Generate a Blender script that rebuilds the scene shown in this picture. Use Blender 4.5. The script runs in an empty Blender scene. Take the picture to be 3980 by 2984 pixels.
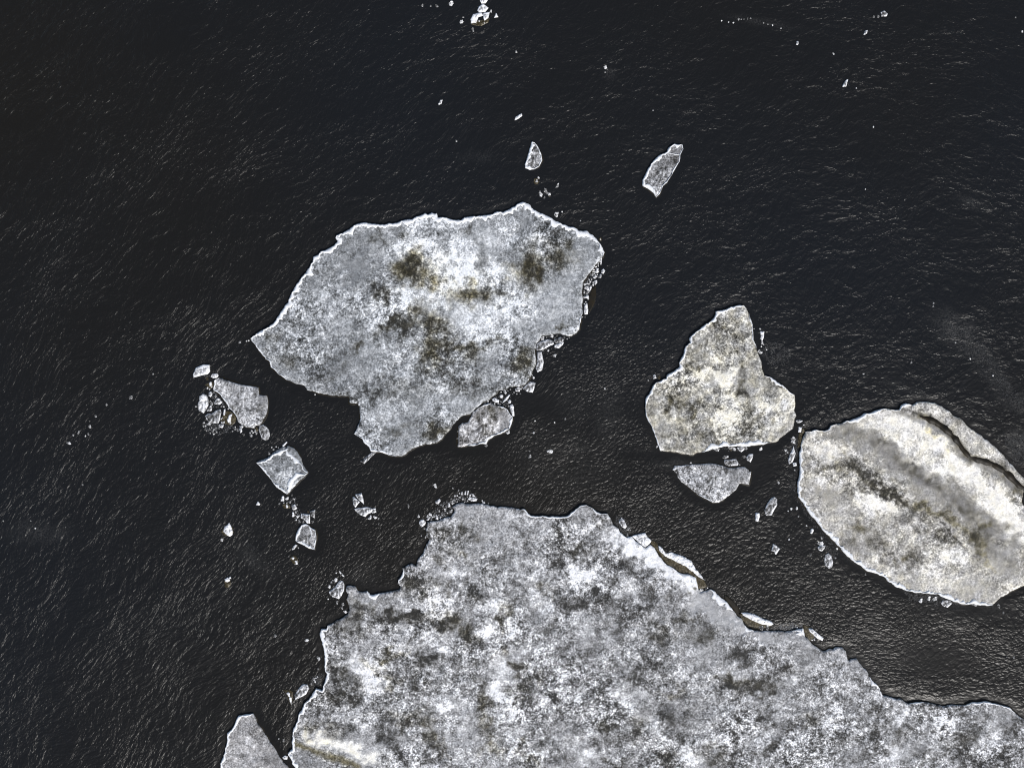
import bpy, bmesh, math, random
import numpy as np
from mathutils import Vector, noise
from mathutils.geometry import delaunay_2d_cdt

# ------------------------------------------------------------------ scene, camera, light
sc = bpy.context.scene
C = sc.collection
PX = 0.03                       # metres per survey unit
def wx(x): return (x - 1990.0) * PX
def wy(y): return -(y - 1492.0) * PX

cam_d = bpy.data.cameras.new('camera'); cam = bpy.data.objects.new('camera', cam_d); C.objects.link(cam)
cam_d.sensor_width = 36.0; cam_d.lens = 35.0; cam_d.clip_end = 20000
cam.location = (0, 0, 3980 * PX * 35.0 / 36.0); cam.rotation_euler = (0, 0, 0)
sc.camera = cam

SUN_EL = math.radians(45); SUN_AZ = math.radians(152)     # azimuth from +Y, clockwise
sd = Vector((math.sin(SUN_AZ) * math.cos(SUN_EL), math.cos(SUN_AZ) * math.cos(SUN_EL), math.sin(SUN_EL)))
w = bpy.data.worlds.new('World'); sc.world = w; w.use_nodes = True
nt = w.node_tree; sky = nt.nodes.new('ShaderNodeTexSky'); sky.sky_type = 'NISHITA'; sky.sun_disc = False
sky.sun_elevation = SUN_EL; sky.sun_rotation = SUN_AZ; sky.air_density = 1.0; sky.dust_density = 1.5
nt.links.new(sky.outputs[0], nt.nodes['Background'].inputs[0]); nt.nodes['Background'].inputs[1].default_value = 0.10
sl = bpy.data.lights.new('sun', 'SUN'); sl.energy = 3.5; sl.angle = math.radians(0.5); sl.color = (1.0, 0.965, 0.92)
so = bpy.data.objects.new('sun', sl); C.objects.link(so); so.location = (20, -40, 60)
so.rotation_euler = (-sd).to_track_quat('-Z', 'Y').to_euler()
sc.view_settings.view_transform = 'Standard'; sc.view_settings.look = 'None'
sc.cycles.filter_width = 1.15
sc.view_settings.exposure = 0.0; sc.view_settings.gamma = 1.0

# ------------------------------------------------------------------ survey sheets: origin and scale of each
TILE = {'A': (900, 700, .3618), 'B': (1600, 700, .3618), 'C': (900, 1250, .3618), 'D': (1600, 1250, .3618),
        'E': (1600, 0, .5427), 'F': (2780, 0, .5427), 'G': (720, 1380, .22614), 'H': (800, 1700, .3618),
        'I': (2400, 1100, .3618), 'J': (2400, 1700, .3618), 'K': (3000, 1500, .44324), 'L': (3000, 2000, .44324),
        'M': (1500, 1850, .3618), 'N': (2200, 1850, .3618), 'O': (800, 2384, .3618), 'P': (2800, 2384, .53345),
        'Q': (1150, 2150, .3618), 'R': (1600, 2384, .3618), 'S': (2200, 2384, .3618), 'T': (3180, 1100, .3618),
        'U': (0, 1400, .45228), 'W': (0, 0, 1.8001)}
def path(s):
    out = []; t = None
    for tok in s.split():
        if tok in TILE: t = TILE[tok]; continue
        a, b = tok.split(',')[:2]
        out.append((t[0] + float(a) * t[2], t[1] + float(b) * t[2]))
    return out

# ------------------------------------------------------------------ materials
def N(nt, kind, **kw):
    n = nt.nodes.new(kind)
    for k, v in kw.items(): setattr(n, k, v)
    return n
def mth(nt, op, a, b=None, c=None, clamp=False):
    n = N(nt, 'ShaderNodeMath', operation=op); n.use_clamp = clamp
    for i, v in enumerate((a, b, c)):
        if v is None: continue
        if isinstance(v, (int, float)): n.inputs[i].default_value = v
        else: nt.links.new(v, n.inputs[i])
    return n.outputs[0]
def noise_tex(nt, vec, scale, detail, rough, dist=0.0):
    n = N(nt, 'ShaderNodeTexNoise'); n.inputs['Scale'].default_value = scale; n.inputs['Detail'].default_value = detail
    n.inputs['Roughness'].default_value = rough; n.inputs['Distortion'].default_value = dist
    nt.links.new(vec, n.inputs['Vector']); return n.outputs['Fac']
def mixc(nt, f, a, b):
    n = N(nt, 'ShaderNodeMix', data_type='RGBA')
    if isinstance(f, float): n.inputs[0].default_value = f
    else: nt.links.new(f, n.inputs[0])
    for i, v in ((6, a), (7, b)):
        if isinstance(v, tuple): n.inputs[i].default_value = (*v, 1)
        else: nt.links.new(v, n.inputs[i])
    return n.outputs[2]

def ice_material(name, cool=(0.94, .985, 1.02), rough=0.62, fine=1.0, spec=0.2):
    m = bpy.data.materials.new(name); m.use_nodes = True; nt = m.node_tree; L = nt.links
    p = nt.nodes['Principled BSDF']
    at = N(nt, 'ShaderNodeAttribute', attribute_name='ice'); sp = N(nt, 'ShaderNodeSeparateColor'); L.new(at.outputs['Color'], sp.inputs[0])
    tone, dirt, gran = sp.outputs
    g = N(nt, 'ShaderNodeTexCoord').outputs['Object']
    na = noise_tex(nt, g, 0.38, 5, .66, 1.1)
    nb = noise_tex(nt, g, 1.9, 2.5, .85, .4)
    nc = noise_tex(nt, g, 5.0, 1.5, .8)
    gmod = mth(nt, 'MAXIMUM', mth(nt, 'MULTIPLY_ADD', noise_tex(nt, g, .16, 2, .5, .5), 4.2, -1.15), .25)
    gran = mth(nt, 'MULTIPLY', gran, gmod)
    d1 = mth(nt, 'MULTIPLY', mth(nt, 'SUBTRACT', na, .5), 1.45)
    d2 = mth(nt, 'MULTIPLY', mth(nt, 'SUBTRACT', nb, .5), 1.45)
    d3 = mth(nt, 'MULTIPLY', mth(nt, 'SUBTRACT', nc, .5), .28 * fine)
    d4 = mth(nt, 'MULTIPLY', mth(nt, 'MULTIPLY', mth(nt, 'SUBTRACT', nc, .5), .95 * fine), gran)
    z = mth(nt, 'MULTIPLY', mth(nt, 'ADD', d1, d2), gran)
    z = mth(nt, 'ADD', mth(nt, 'ADD', z, tone), mth(nt, 'ADD', d3, d4))
    # patchy frost over dark wet ice: an S-shaped passage from one to the other
    t0 = mth(nt, 'MAXIMUM', mth(nt, 'MULTIPLY', mth(nt, 'ADD', z, .31), 1.0 / .98), .10)
    fr = mth(nt, 'MINIMUM', mth(nt, 'MULTIPLY_ADD', mth(nt, 'POWER', t0, 2.35), 1.10, .024), .88)
    gr = mth(nt, 'MAXIMUM', mth(nt, 'MULTIPLY', mth(nt, 'SUBTRACT', nb, .50), .36), 0.0)
    v = mth(nt, 'MULTIPLY', mth(nt, 'ADD', fr, gr), mth(nt, 'MULTIPLY_ADD', mth(nt, 'SUBTRACT', mth(nt, 'ADD', nc, nb), 1.0), .8, 1.0))
    cool_c = mixc(nt, mth(nt, 'MULTIPLY', v, 1.6, clamp=True), tuple(c * .98 for c in cool), tuple(.5 + .5 * c for c in cool))
    od = noise_tex(nt, g, 1.7, 4, .6)
    dark = mth(nt, 'MULTIPLY', mth(nt, 'SUBTRACT', .18, v), 1.6, clamp=True)
    dfac = mth(nt, 'MULTIPLY', mth(nt, 'ADD', dirt, dark), mth(nt, 'MULTIPLY', od, 1.7, clamp=True), clamp=True)
    tint = mixc(nt, dfac, cool_c, (1.0, .88, .52))
    vm = N(nt, 'ShaderNodeVectorMath', operation='SCALE'); L.new(tint, vm.inputs[0]); L.new(v, vm.inputs['Scale'])
    L.new(vm.outputs[0], p.inputs['Base Color'])
    p.inputs['Roughness'].default_value = rough; p.inputs['Specular IOR Level'].default_value = spec
    bp = N(nt, 'ShaderNodeBump'); bp.inputs['Strength'].default_value = .9; bp.inputs['Distance'].default_value = .15
    hgt = mth(nt, 'ADD', mth(nt, 'MULTIPLY', nb, mth(nt, 'ADD', gran, .1)), mth(nt, 'MULTIPLY', nc, .22))
    L.new(hgt, bp.inputs['Height']); L.new(bp.outputs[0], p.inputs['Normal'])
    return m
M_BLUE = ice_material('old_ice_cool')
M_NEUT = ice_material('old_ice_neutral', cool=(1.0, 1.0, 1.01))
M_WARM = ice_material('old_ice_warm', cool=(1.03, 1.0, .985))

def snow_material():
    m = bpy.data.materials.new('rim_snow'); m.use_nodes = True; nt = m.node_tree; L = nt.links
    p = nt.nodes['Principled BSDF']; g = N(nt, 'ShaderNodeTexCoord').outputs['Object']
    n1 = noise_tex(nt, g, 2.2, 5, .7, .4); n2 = noise_tex(nt, g, 9, 3, .7)
    f = mth(nt, 'MULTIPLY', mth(nt, 'SUBTRACT', mth(nt, 'ADD', n1, mth(nt, 'MULTIPLY', n2, .5)), .44), 3.0, clamp=True)
    L.new(mixc(nt, f, (.52, .54, .57), (.90, .91, .92)), p.inputs['Base Color'])
    p.inputs['Roughness'].default_value = .6
    bp = N(nt, 'ShaderNodeBump'); bp.inputs['Strength'].default_value = .6; bp.inputs['Distance'].default_value = .08
    L.new(n2, bp.inputs['Height']); L.new(bp.outputs[0], p.inputs['Normal'])
    return m
M_SNOW = snow_material()

def wet_material():
    m = bpy.data.materials.new('waterlogged_ice'); m.use_nodes = True; nt = m.node_tree; L = nt.links
    p = nt.nodes['Principled BSDF']; g = N(nt, 'ShaderNodeTexCoord').outputs['Object']
    n1 = noise_tex(nt, g, 2.0, 5, .65, .4)
    f = mth(nt, 'MULTIPLY', mth(nt, 'SUBTRACT', n1, .3), 2.3, clamp=True)
    n2 = noise_tex(nt, g, 4.5, 3, .8, .5)
    f2 = mth(nt, 'MULTIPLY', mth(nt, 'SUBTRACT', n2, .50), 6.0, clamp=True)
    L.new(mixc(nt, mth(nt, 'MULTIPLY', f2, .75), mixc(nt, f, (.010, .008, .004), (.075, .058, .024)), (.24, .21, .15)), p.inputs['Base Color'])
    p.inputs['Roughness'].default_value = .35; p.inputs['Specular IOR Level'].default_value = .3
    bp = N(nt, 'ShaderNodeBump'); bp.inputs['Strength'].default_value = .5; bp.inputs['Distance'].default_value = .05
    L.new(n1, bp.inputs['Height']); L.new(bp.outputs[0], p.inputs['Normal'])
    return m
M_WET = wet_material()
def deep_material():
    m = bpy.data.materials.new('sunken_ledge_ice'); m.use_nodes = True; nt = m.node_tree; p = nt.nodes['Principled BSDF']
    n1 = noise_tex(nt, N(nt, 'ShaderNodeTexCoord').outputs['Object'], 1.2, 4, .6)
    nt.links.new(mixc(nt, mth(nt, 'MULTIPLY', mth(nt, 'SUBTRACT', n1, .35), 3.0, clamp=True), (.0105, .0095, .0070), (.021, .0155, .0070)), p.inputs['Base Color'])
    p.inputs['Roughness'].default_value = .5; p.inputs['Specular IOR Level'].default_value = .2
    return m
M_DEEP = deep_material()

def slush_material(name, lo, hi):
    m = bpy.data.materials.new(name); m.use_nodes = True; nt = m.node_tree; L = nt.links
    p = nt.nodes['Principled BSDF']; g = N(nt, 'ShaderNodeTexCoord').outputs['Object']
    n1 = noise_tex(nt, g, 6, 4, .8)
    f = mth(nt, 'MULTIPLY', mth(nt, 'SUBTRACT', n1, .42), 4.0, clamp=True)
    L.new(mixc(nt, f, lo, hi), p.inputs['Base Color']); p.inputs['Roughness'].default_value = .5
    return m
M_SLUSH = slush_material('wet_slush', (.02, .02, .021), (.30, .30, .30))
M_FRAZIL = slush_material('frazil', (.016, .016, .017), (.075, .075, .072))

def water_material():
    m = bpy.data.materials.new('dark_river_water'); m.use_nodes = True; nt = m.node_tree; L = nt.links
    p = nt.nodes['Principled BSDF']
    at = N(nt, 'ShaderNodeAttribute', attribute_name='ripple'); sp = N(nt, 'ShaderNodeSeparateColor'); L.new(at.outputs['Color'], sp.inputs[0])
    rough_w, fine_w, scum = sp.outputs
    g = N(nt, 'ShaderNodeTexCoord').outputs['Object']
    # slow bending of the crests
    wn = N(nt, 'ShaderNodeTexNoise'); wn.inputs['Scale'].default_value = .07; wn.inputs['Detail'].default_value = 2; L.new(g, wn.inputs['Vector'])
    wv = N(nt, 'ShaderNodeVectorMath', operation='MULTIPLY_ADD'); L.new(wn.outputs['Color'], wv.inputs[0]); wv.inputs[1].default_value = (7, 7, 0); L.new(g, wv.inputs[2])
    sx = N(nt, 'ShaderNodeSeparateXYZ'); L.new(wv.outputs[0], sx.inputs[0])
    xc = mth(nt, 'MAXIMUM', mth(nt, 'MINIMUM', sx.outputs[0], 85.0), -85.0)
    crest = mth(nt, 'ADD', mth(nt, 'MULTIPLY', sx.outputs[0], -.70), mth(nt, 'MULTIPLY', mth(nt, 'MULTIPLY', xc, xc), .0042))
    vv = mth(nt, 'MULTIPLY', mth(nt, 'ADD', sx.outputs[1], crest), .82)
    uu = mth(nt, 'MULTIPLY_ADD', sx.outputs[1], .5, mth(nt, 'MULTIPLY', sx.outputs[0], .82))
    def stretched(ang, kx, ky, scale, detail, rough, dist=0.):
        cb = N(nt, 'ShaderNodeCombineXYZ'); L.new(mth(nt, 'MULTIPLY', uu, kx), cb.inputs[0]); L.new(mth(nt, 'MULTIPLY', vv, ky), cb.inputs[1]); cb.inputs[2].default_value = ang
        return noise_tex(nt, cb.outputs[0], scale, detail, rough, dist)
    a = stretched(33, .72, 1.0, 1.2, 3, .62, .5)        # wind waves in the open water
    b = stretched(38, .66, 1.0, 3.3, 1.5, .5, .4)         # small ripples
    b2 = stretched(3, .6, 1.0, 6.2, 1, .5, .2)           # cat's paws in the sheltered channel
    c = stretched(12, .6, 1.0, .16, 2, .5)               # long undulation
    gust = noise_tex(nt, g, .09, 3, .55)
    gs = mth(nt, 'MULTIPLY_ADD', gust, .8, .6)
    ha = mth(nt, 'MULTIPLY', a, mth(nt, 'MULTIPLY', mth(nt, 'SUBTRACT', 1.05, fine_w), .21))
    hb = mth(nt, 'MULTIPLY', b, mth(nt, 'MULTIPLY_ADD', fine_w, .065, .055))
    hb = mth(nt, 'ADD', hb, mth(nt, 'MULTIPLY', b2, mth(nt, 'MULTIPLY_ADD', fine_w, .026, .006)))
    h = mth(nt, 'MULTIPLY', mth(nt, 'MULTIPLY', mth(nt, 'ADD', ha, hb), rough_w), gs)
    h = mth(nt, 'ADD', h, mth(nt, 'MULTIPLY', c, .22))
    bp = N(nt, 'ShaderNodeBump'); bp.inputs['Strength'].default_value = 1; bp.inputs['Distance'].default_value = 1
    L.new(h, bp.inputs['Height'])
    # upwelling body colour lies below the ripples; only the surface reflection follows them
    df = N(nt, 'ShaderNodeBsdfDiffuse'); gl = N(nt, 'ShaderNodeBsdfGlossy'); fr = N(nt, 'ShaderNodeFresnel'); mx = N(nt, 'ShaderNodeMixShader')
    gl.inputs['Roughness'].default_value = .33; fr.inputs['IOR'].default_value = 1.333
    L.new(bp.outputs[0], gl.inputs['Normal']); L.new(bp.outputs[0], fr.inputs['Normal'])
    L.new(fr.outputs[0], mx.inputs[0]); L.new(df.outputs[0], mx.inputs[1]); L.new(gl.outputs[0], mx.inputs[2])
    L.new(mx.outputs[0], nt.nodes['Material Output'].inputs['Surface'])
    n = noise_tex(nt, g, 5, 5, .75); n0 = noise_tex(nt, g, .5, 4, .7, .5)
    f = mth(nt, 'MULTIPLY', mth(nt, 'MULTIPLY', mth(nt, 'SUBTRACT', n, .44), 4., clamp=True), mth(nt, 'MULTIPLY', scum, mth(nt, 'MULTIPLY', mth(nt, 'SUBTRACT', n0, .3), 2.2, clamp=True)), clamp=True)
    tn = mth(nt, 'MULTIPLY', mth(nt, 'SUBTRACT', noise_tex(nt, g, .012, 2, .5), .35), 3.0, clamp=True)
    L.new(mixc(nt, f, mixc(nt, tn, (.0095, .0105, .0120), (.0115, .0102, .0078)), (.15, .148, .14)), df.inputs['Color']); nt.nodes.remove(p)
    return m
M_WATER = water_material()

# ------------------------------------------------------------------ geometry helpers
def densify(pts, step, amp, closed=True, seed=0.0):
    out = []; n = len(pts); rng = n if closed else n - 1
    for i in range(rng):
        a = pts[i]; b = pts[(i + 1) % n]; d = math.dist(a, b)
        k = max(1, int(d / step)); nx, ny = (-(b[1] - a[1]) / max(d, 1e-6), (b[0] - a[0]) / max(d, 1e-6))
        for j in range(k):
            t = j / k; x = a[0] + (b[0] - a[0]) * t; y = a[1] + (b[1] - a[1]) * t
            q = noise.noise(Vector((x / 22 + seed, y / 22, seed))) * 1.2 + noise.noise(Vector((x / 8, y / 8 + seed, seed + 3))) * .8
            out.append((x + nx * q * amp, y + ny * q * amp))
    if not closed: out.append(pts[-1])
    return out
def dist_poly(P, poly, closed=True):
    """distance of points P (n,2) to a polyline"""
    A = np.array(poly); B = np.roll(A, -1, axis=0)
    if not closed: A, B = A[:-1], B[:-1]
    best = np.full(len(P), 1e9)
    for i0 in range(0, len(P), 2000):
        Q = P[i0:i0 + 2000]
        d = B - A; L2 = np.maximum((d ** 2).sum(1), 1e-9)
        t = (((Q[:, None, :] - A[None]) * d[None]).sum(2) / L2[None]).clip(0, 1)
        pr = A[None] + t[..., None] * d[None]
        best[i0:i0 + 2000] = np.sqrt(((Q[:, None, :] - pr) ** 2).sum(2)).min(1)
    return best
def inside(P, poly):
    A = np.array(poly); B = np.roll(A, -1, axis=0); r = np.zeros(len(P), bool)
    for (x1, y1), (x2, y2) in zip(A, B):
        if y1 == y2: continue
        c = ((y1 > P[:, 1]) != (y2 > P[:, 1])) & (P[:, 0] < (x2 - x1) * (P[:, 1] - y1) / (y2 - y1) + x1)
        r ^= c
    return r
def area(poly):
    return .5 * sum(poly[i][0] * poly[(i + 1) % len(poly)][1] - poly[(i + 1) % len(poly)][0] * poly[i][1] for i in range(len(poly)))

def mesh_obj(name, verts, faces, mat, parent=None, origin=(0, 0, 0), attr=None, smooth=True):
    me = bpy.data.meshes.new(name)
    o0 = origin
    me.from_pydata([(v[0] - o0[0], v[1] - o0[1], v[2] - o0[2]) for v in verts], [], faces)
    me.update()
    if smooth: me.polygons.foreach_set('use_smooth', [True] * len(me.polygons))
    if attr is not None:
        ca = me.attributes.new('ice', 'FLOAT_COLOR', 'POINT')
        ca.data.foreach_set('color', np.asarray(attr, dtype=np.float32).ravel())
    me.materials.append(mat)
    o = bpy.data.objects.new(name, me); C.objects.link(o)
    if parent: o.parent = parent
    else: o.location = origin
    return o

def ev(P, blobs, strokes, base, gran, dirt0=0.0):
    """low-frequency ice map: tone, dirt, granularity, sunk depth at P (survey units)"""
    n = len(P); W = np.empty((n, 2)); Z = np.empty(n)
    for i, (x, y) in enumerate(P):
        v1 = noise.noise_vector(Vector((x / 46, y / 46, 1.7))); v2 = noise.noise_vector(Vector((x / 17, y / 17, 5.1)))
        W[i] = (x + 42 * v1.x + 27 * v2.x, y + 42 * v1.y + 27 * v2.y)
    wob = np.array([1 + .9 * noise.noise(Vector((x / 30, y / 30, 11.3))) for x, y in P]).clip(.35, 1.6)
    T = np.full(n, base - .055); D = np.full(n, dirt0) * wob; G = np.full(n, gran)
    for (cx, cy, rx, ry, rot, dt, dd, dg) in blobs:
        m = max(rx, ry) * 2.2 + 40
        idx = np.where((abs(P[:, 0] - cx) < m) & (abs(P[:, 1] - cy) < m))[0]
        if not len(idx): continue
        a = math.radians(rot); c, s = math.cos(a), math.sin(a)
        dx = W[idx, 0] - cx; dy = W[idx, 1] - cy
        u = (dx * c + dy * s) / rx; q = (-dx * s + dy * c) / ry
        k = np.exp(-(u * u * .75 + q * q * .75) ** 1.08)
        k = k * wob[idx]; T[idx] += dt * (1.55 if dt < 0 else 1.4) * k; D[idx] = np.maximum(D[idx], dd * k); G[idx] += dg * k
    for (pl, wd, dt, dd, dg, dep, wig) in strokes:
        d = dist_poly(P + (W - P) * wig, pl, False); k = np.exp(-(d / wd) ** 2)
        T += dt * k; D = np.maximum(D, dd * k); G += dg * k; Z -= 0 if dep == 0 else 0
        if dep: Zs.append((d, wd, dep))
    return T, D, G
Zs = []
def parse_blobs(s):
    out = []
    for ln in s.strip().splitlines():
        ln = ln.strip()
        if not ln: continue
        t = ln[0]; ox, oy, k = TILE[t]
        for it in ln[1:].split(';'):
            f = it.split()
            if not f: continue
            f = [float(v) for v in f] + [0] * 8
            out.append((ox + f[0] * k, oy + f[1] * k, f[2] * k, f[3] * k, f[4], f[5], f[6], f[7]))
    return out

def sheet(name, outline, mat, parent, origin, h=.28, sp=7.0, base=.33, gran=1.0, blobs=(), strokes=(), edge=(0, 0), relief=.10, draft=.25, drop=.10, dirt0=0.0):
    """an ice plate: triangulated top with relief, broken side walls down below the water line"""
    Zs.clear()
    xs = [p[0] for p in outline]; ys = [p[1] for p in outline]
    rnd = random.Random(len(outline) * 7 + int(xs[0]))
    gx = np.arange(min(xs) + sp * .5, max(xs), sp); gy = np.arange(min(ys) + sp * .5, max(ys), sp)
    pts = [(x + (rnd.random() - .5) * sp * .6 + (j % 2) * sp * .5, y + (rnd.random() - .5) * sp * .6) for j, y in enumerate(gy) for x in gx]
    P = np.array(pts) if pts else np.zeros((0, 2))
    if len(P):
        P = P[inside(P, outline)]
        if len(P): P = P[dist_poly(P, outline) > sp * .45]
    allp = list(outline) + [tuple(p) for p in P]
    r = delaunay_2d_cdt([Vector(p) for p in allp], [], [list(range(len(outline)))], 1, 1e-4)
    vco = np.array([(v.x, v.y) for v in r[0]]); faces = r[2]
    dE = dist_poly(vco, outline)
    T, D, G = ev(vco, blobs, strokes, base, gran, dirt0)
    ew, ea = edge
    if ew: T += ea * np.exp(-(dE / ew) ** 2)
    n = len(vco); V = []
    for i in range(n):
        x, y = vco[i]
        z = h + relief * (noise.noise(Vector((x / 60, y / 60, 9))) + .6 * noise.noise(Vector((x / 22, y / 22, 2))) + .35 * noise.noise(Vector((x / 9, y / 9, 4))) * min(1, G[i]))
        z -= drop * math.exp(-(dE[i] / 3.5) ** 2)
        V.append([wx(x), wy(y), max(z, .03)])
    for d, wd, dep in Zs:
        k = dep * np.exp(-(d / wd) ** 2)
        for i in range(n): V[i][2] = max(.04, V[i][2] - k[i])
    F = [tuple(reversed(f)) for f in faces]            # survey y points down
    # side walls from the boundary edges
    cnt = {}
    for f in F:
        for a, b in zip(f, f[1:] + f[:1]): cnt[(a, b)] = cnt.get((a, b), 0) + 1
    bd = [(a, b) for (a, b) in cnt if (b, a) not in cnt]
    low = {}
    A = [(T[i], D[i], G[i], 1) for i in range(n)]
    def lowv(i):
        if i not in low:
            low[i] = len(V); V.append([V[i][0], V[i][1], -draft]); A.append((A[i][0] * .8, max(A[i][1], .25), .5, 1))
        return low[i]
    for a, b in bd: F.append((b, a, lowv(a), lowv(b)))
    return mesh_obj(name, V, F, mat, parent, origin, A)

def rim(name, pl, parent, origin, width, side, h=.28, hump=.10, seed=1.0, closed=False):
    """ridge of pushed-up snow along a plate's edge: pl ordered polyline (survey units), side=+1/-1 inward"""
    V = []; F = []; m = 6; n = len(pl); nz = noise.noise
    for i, (x, y) in enumerate(pl):
        a = pl[max(0, i - 2)]; b = pl[min(n - 1, i + 2)]
        if closed: a = pl[(i - 2) % n]; b = pl[(i + 2) % n]
        d = max(math.dist(a, b), 1e-6); nx, ny = -(b[1] - a[1]) / d * side, (b[0] - a[0]) / d * side
        taper = 1 if closed else min(1, (i + .6) / 7, (n - i - .4) / 7)
        ww = width * 1.95 * taper * max(.25, 1 + 1.15 * nz(Vector((x / 26, y / 26, seed))) + .95 * nz(Vector((x / 9, y / 9, seed + 5))))
        off = -.6 + .8 * nz(Vector((x / 12, y / 12, seed + 9)))
        for j in range(m):
            t = j / (m - 1); q = off + ww * t
            z = h + .09 + hump * math.sin(math.pi * min(1, t * 1.02)) * taper * (.8 + .7 * nz(Vector(((x + nx * q) / 7, (y + ny * q) / 7, seed)))) + (0 if 0 < j < m - 1 else -.14)
            V.append((wx(x + nx * q), wy(y + ny * q), z))
    for i in range(n if closed else n - 1):
        for j in range(m - 1):
            a = i * m + j; b = ((i + 1) % n) * m + j
            F.append((a, a + 1, b + 1, b) if side < 0 else (a, b, b + 1, a + 1))
    return mesh_obj(name, V, F, M_SNOW, parent, origin)

def ledge(parent, ring, origin, side, seed=1.0, wmin=1.5, wmax=8.0):
    """the foot of the plate that reaches out just under the surface"""
    V = []; F = []; n = len(ring); nz = noise.noise
    for i, (x, y) in enumerate(ring):
        a = ring[(i - 4) % n]; b = ring[(i + 4) % n]; d = max(math.dist(a, b), 1e-6); nx, ny = -(b[1] - a[1]) / d * side, (b[0] - a[0]) / d * side
        w_ = max(wmin, (wmin + wmax) / 2 + (wmax - wmin) * (1.1 * nz(Vector((x / 90, y / 90, seed))) + .5 * nz(Vector((x / 20, y / 20, seed)))))
        for q, z in ((2.5, .03), (-w_ * .7, .016), (-w_, -.03)): V.append((wx(x + nx * q), wy(y + ny * q), z))
    for i in range(n):
        for j in range(2):
            a = i * 3 + j; b = ((i + 1) % n) * 3 + j; F.append((a, a + 1, b + 1, b) if side < 0 else (a, b, b + 1, a + 1))
    me_o = mesh_obj('sunken_ledge', V, F, M_DEEP, parent, origin); return me_o
def slice_ring(ring, p0, p1):
    i0 = min(range(len(ring)), key=lambda i: math.dist(ring[i], p0)); i1 = min(range(len(ring)), key=lambda i: math.dist(ring[i], p1))
    return ring[i0:i1 + 1] if i1 > i0 else ring[i0:] + ring[:i1 + 1]

def empty(name, x, y, label, cat, group=None):
    o = bpy.data.objects.new(name, None); C.objects.link(o); o.location = (wx(x), wy(y), 0); o.empty_display_size = .5
    o['label'] = label; o['category'] = cat
    if group: o['group'] = group
    return o

ALL_OUT = []          # outlines that calm the water
def floe(label, outline, rims=(), mat=M_NEUT, blobs='', strokes=(), group='large ice floes', step=4.5, amp=2.6, cat='ice floe', **kw):
    pts = path(outline); ring = densify(pts, step, amp, True, .37)
    cx = sum(p[0] for p in ring) / len(ring); cy = sum(p[1] for p in ring) / len(ring)
    root = empty('ice_floe', cx, cy, label, cat, group); org = (wx(cx), wy(cy), 0)
    st = [(densify(path(s[0]), 8, 2.5, False, 2.2), *s[1:]) for s in strokes]
    sheet('ice_sheet', ring, mat, root, org, blobs=parse_blobs(blobs), strokes=st, **kw)
    side = 1 if area(ring) > 0 else -1
    h = kw.get('h', .28); ledge(root, ring, org, side, cx % 7)
    for k, rm in enumerate(rims):
        if rm[0] == 'all': rim('snow_rim', ring, root, org, rm[1], side, h - .06, seed=cx % 17, closed=True); continue
        if rm[0] == 'line': rim('snow_rim', densify(path(rm[1]), 4.5, 3.2, False, 1.1), root, org, rm[2], rm[3] if len(rm) > 3 else side, h - .02, seed=cx % 13 + k); continue
        pl = slice_ring(ring, path(rm[0])[0], path(rm[1])[0]); rim('snow_rim', pl, root, org, rm[2], side, h - .07, seed=cx % 13 + k)
    ALL_OUT.append(ring)
    return root

def part_sheet(name, outline, mat, parent, org, **kw):
    return sheet(name, densify(path(outline), 3.5, 1.3, True, .9), mat, parent, org, **kw)

TYPES = {'w': dict(mat=M_NEUT, base=.56, gran=1.1), 'g': dict(mat=M_NEUT, base=.31, gran=1.1), 'd': dict(mat=M_NEUT, base=.17, gran=1.0),
         'b': dict(mat=M_BLUE, base=.5, gran=.8)}
def chunk(label, typ, outline, group, caps=(), edge=(3.0, .35), h=.15, name='ice_chunk', sp=3.2, amp=1.0, cat='ice chunk', rimw=0):
    ring = densify(path(outline), 3.0, amp, True, .61)
    cx = sum(p[0] for p in ring) / len(ring); cy = sum(p[1] for p in ring) / len(ring); org = (wx(cx), wy(cy), 0)
    if typ in 'op' or caps:
        root = empty(name, cx, cy, label, cat, group)
        if typ in 'op': sheet('submerged_ice', ring, M_WET if typ == 'o' else M_DEEP, root, org, h=.035, sp=5, relief=.012, drop=.025)
        else:
            t = TYPES[typ]; sheet('ice_sheet', ring, t['mat'], root, org, h=h, sp=sp, base=t['base'], gran=t['gran'], edge=edge, relief=.08, drop=.07)
        for cp in caps:
            big = len(cp) > 90; r2 = densify(path(cp), 2.4, 3.0 if big else 1.2, True, .3); sheet('snow_cap', r2, M_NEUT, root, org, h=h + .03, sp=2.6, base=.68, gran=1.2, relief=.22 if big else .12, drop=.12)
        return root
    t = TYPES[typ]
    o = sheet(name, ring, t['mat'], None, org, h=h, sp=sp, base=t['base'], gran=t['gran'], edge=edge, relief=.09, drop=.08)
    o['label'] = label; o['category'] = cat; o['group'] = group
    return o

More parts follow.
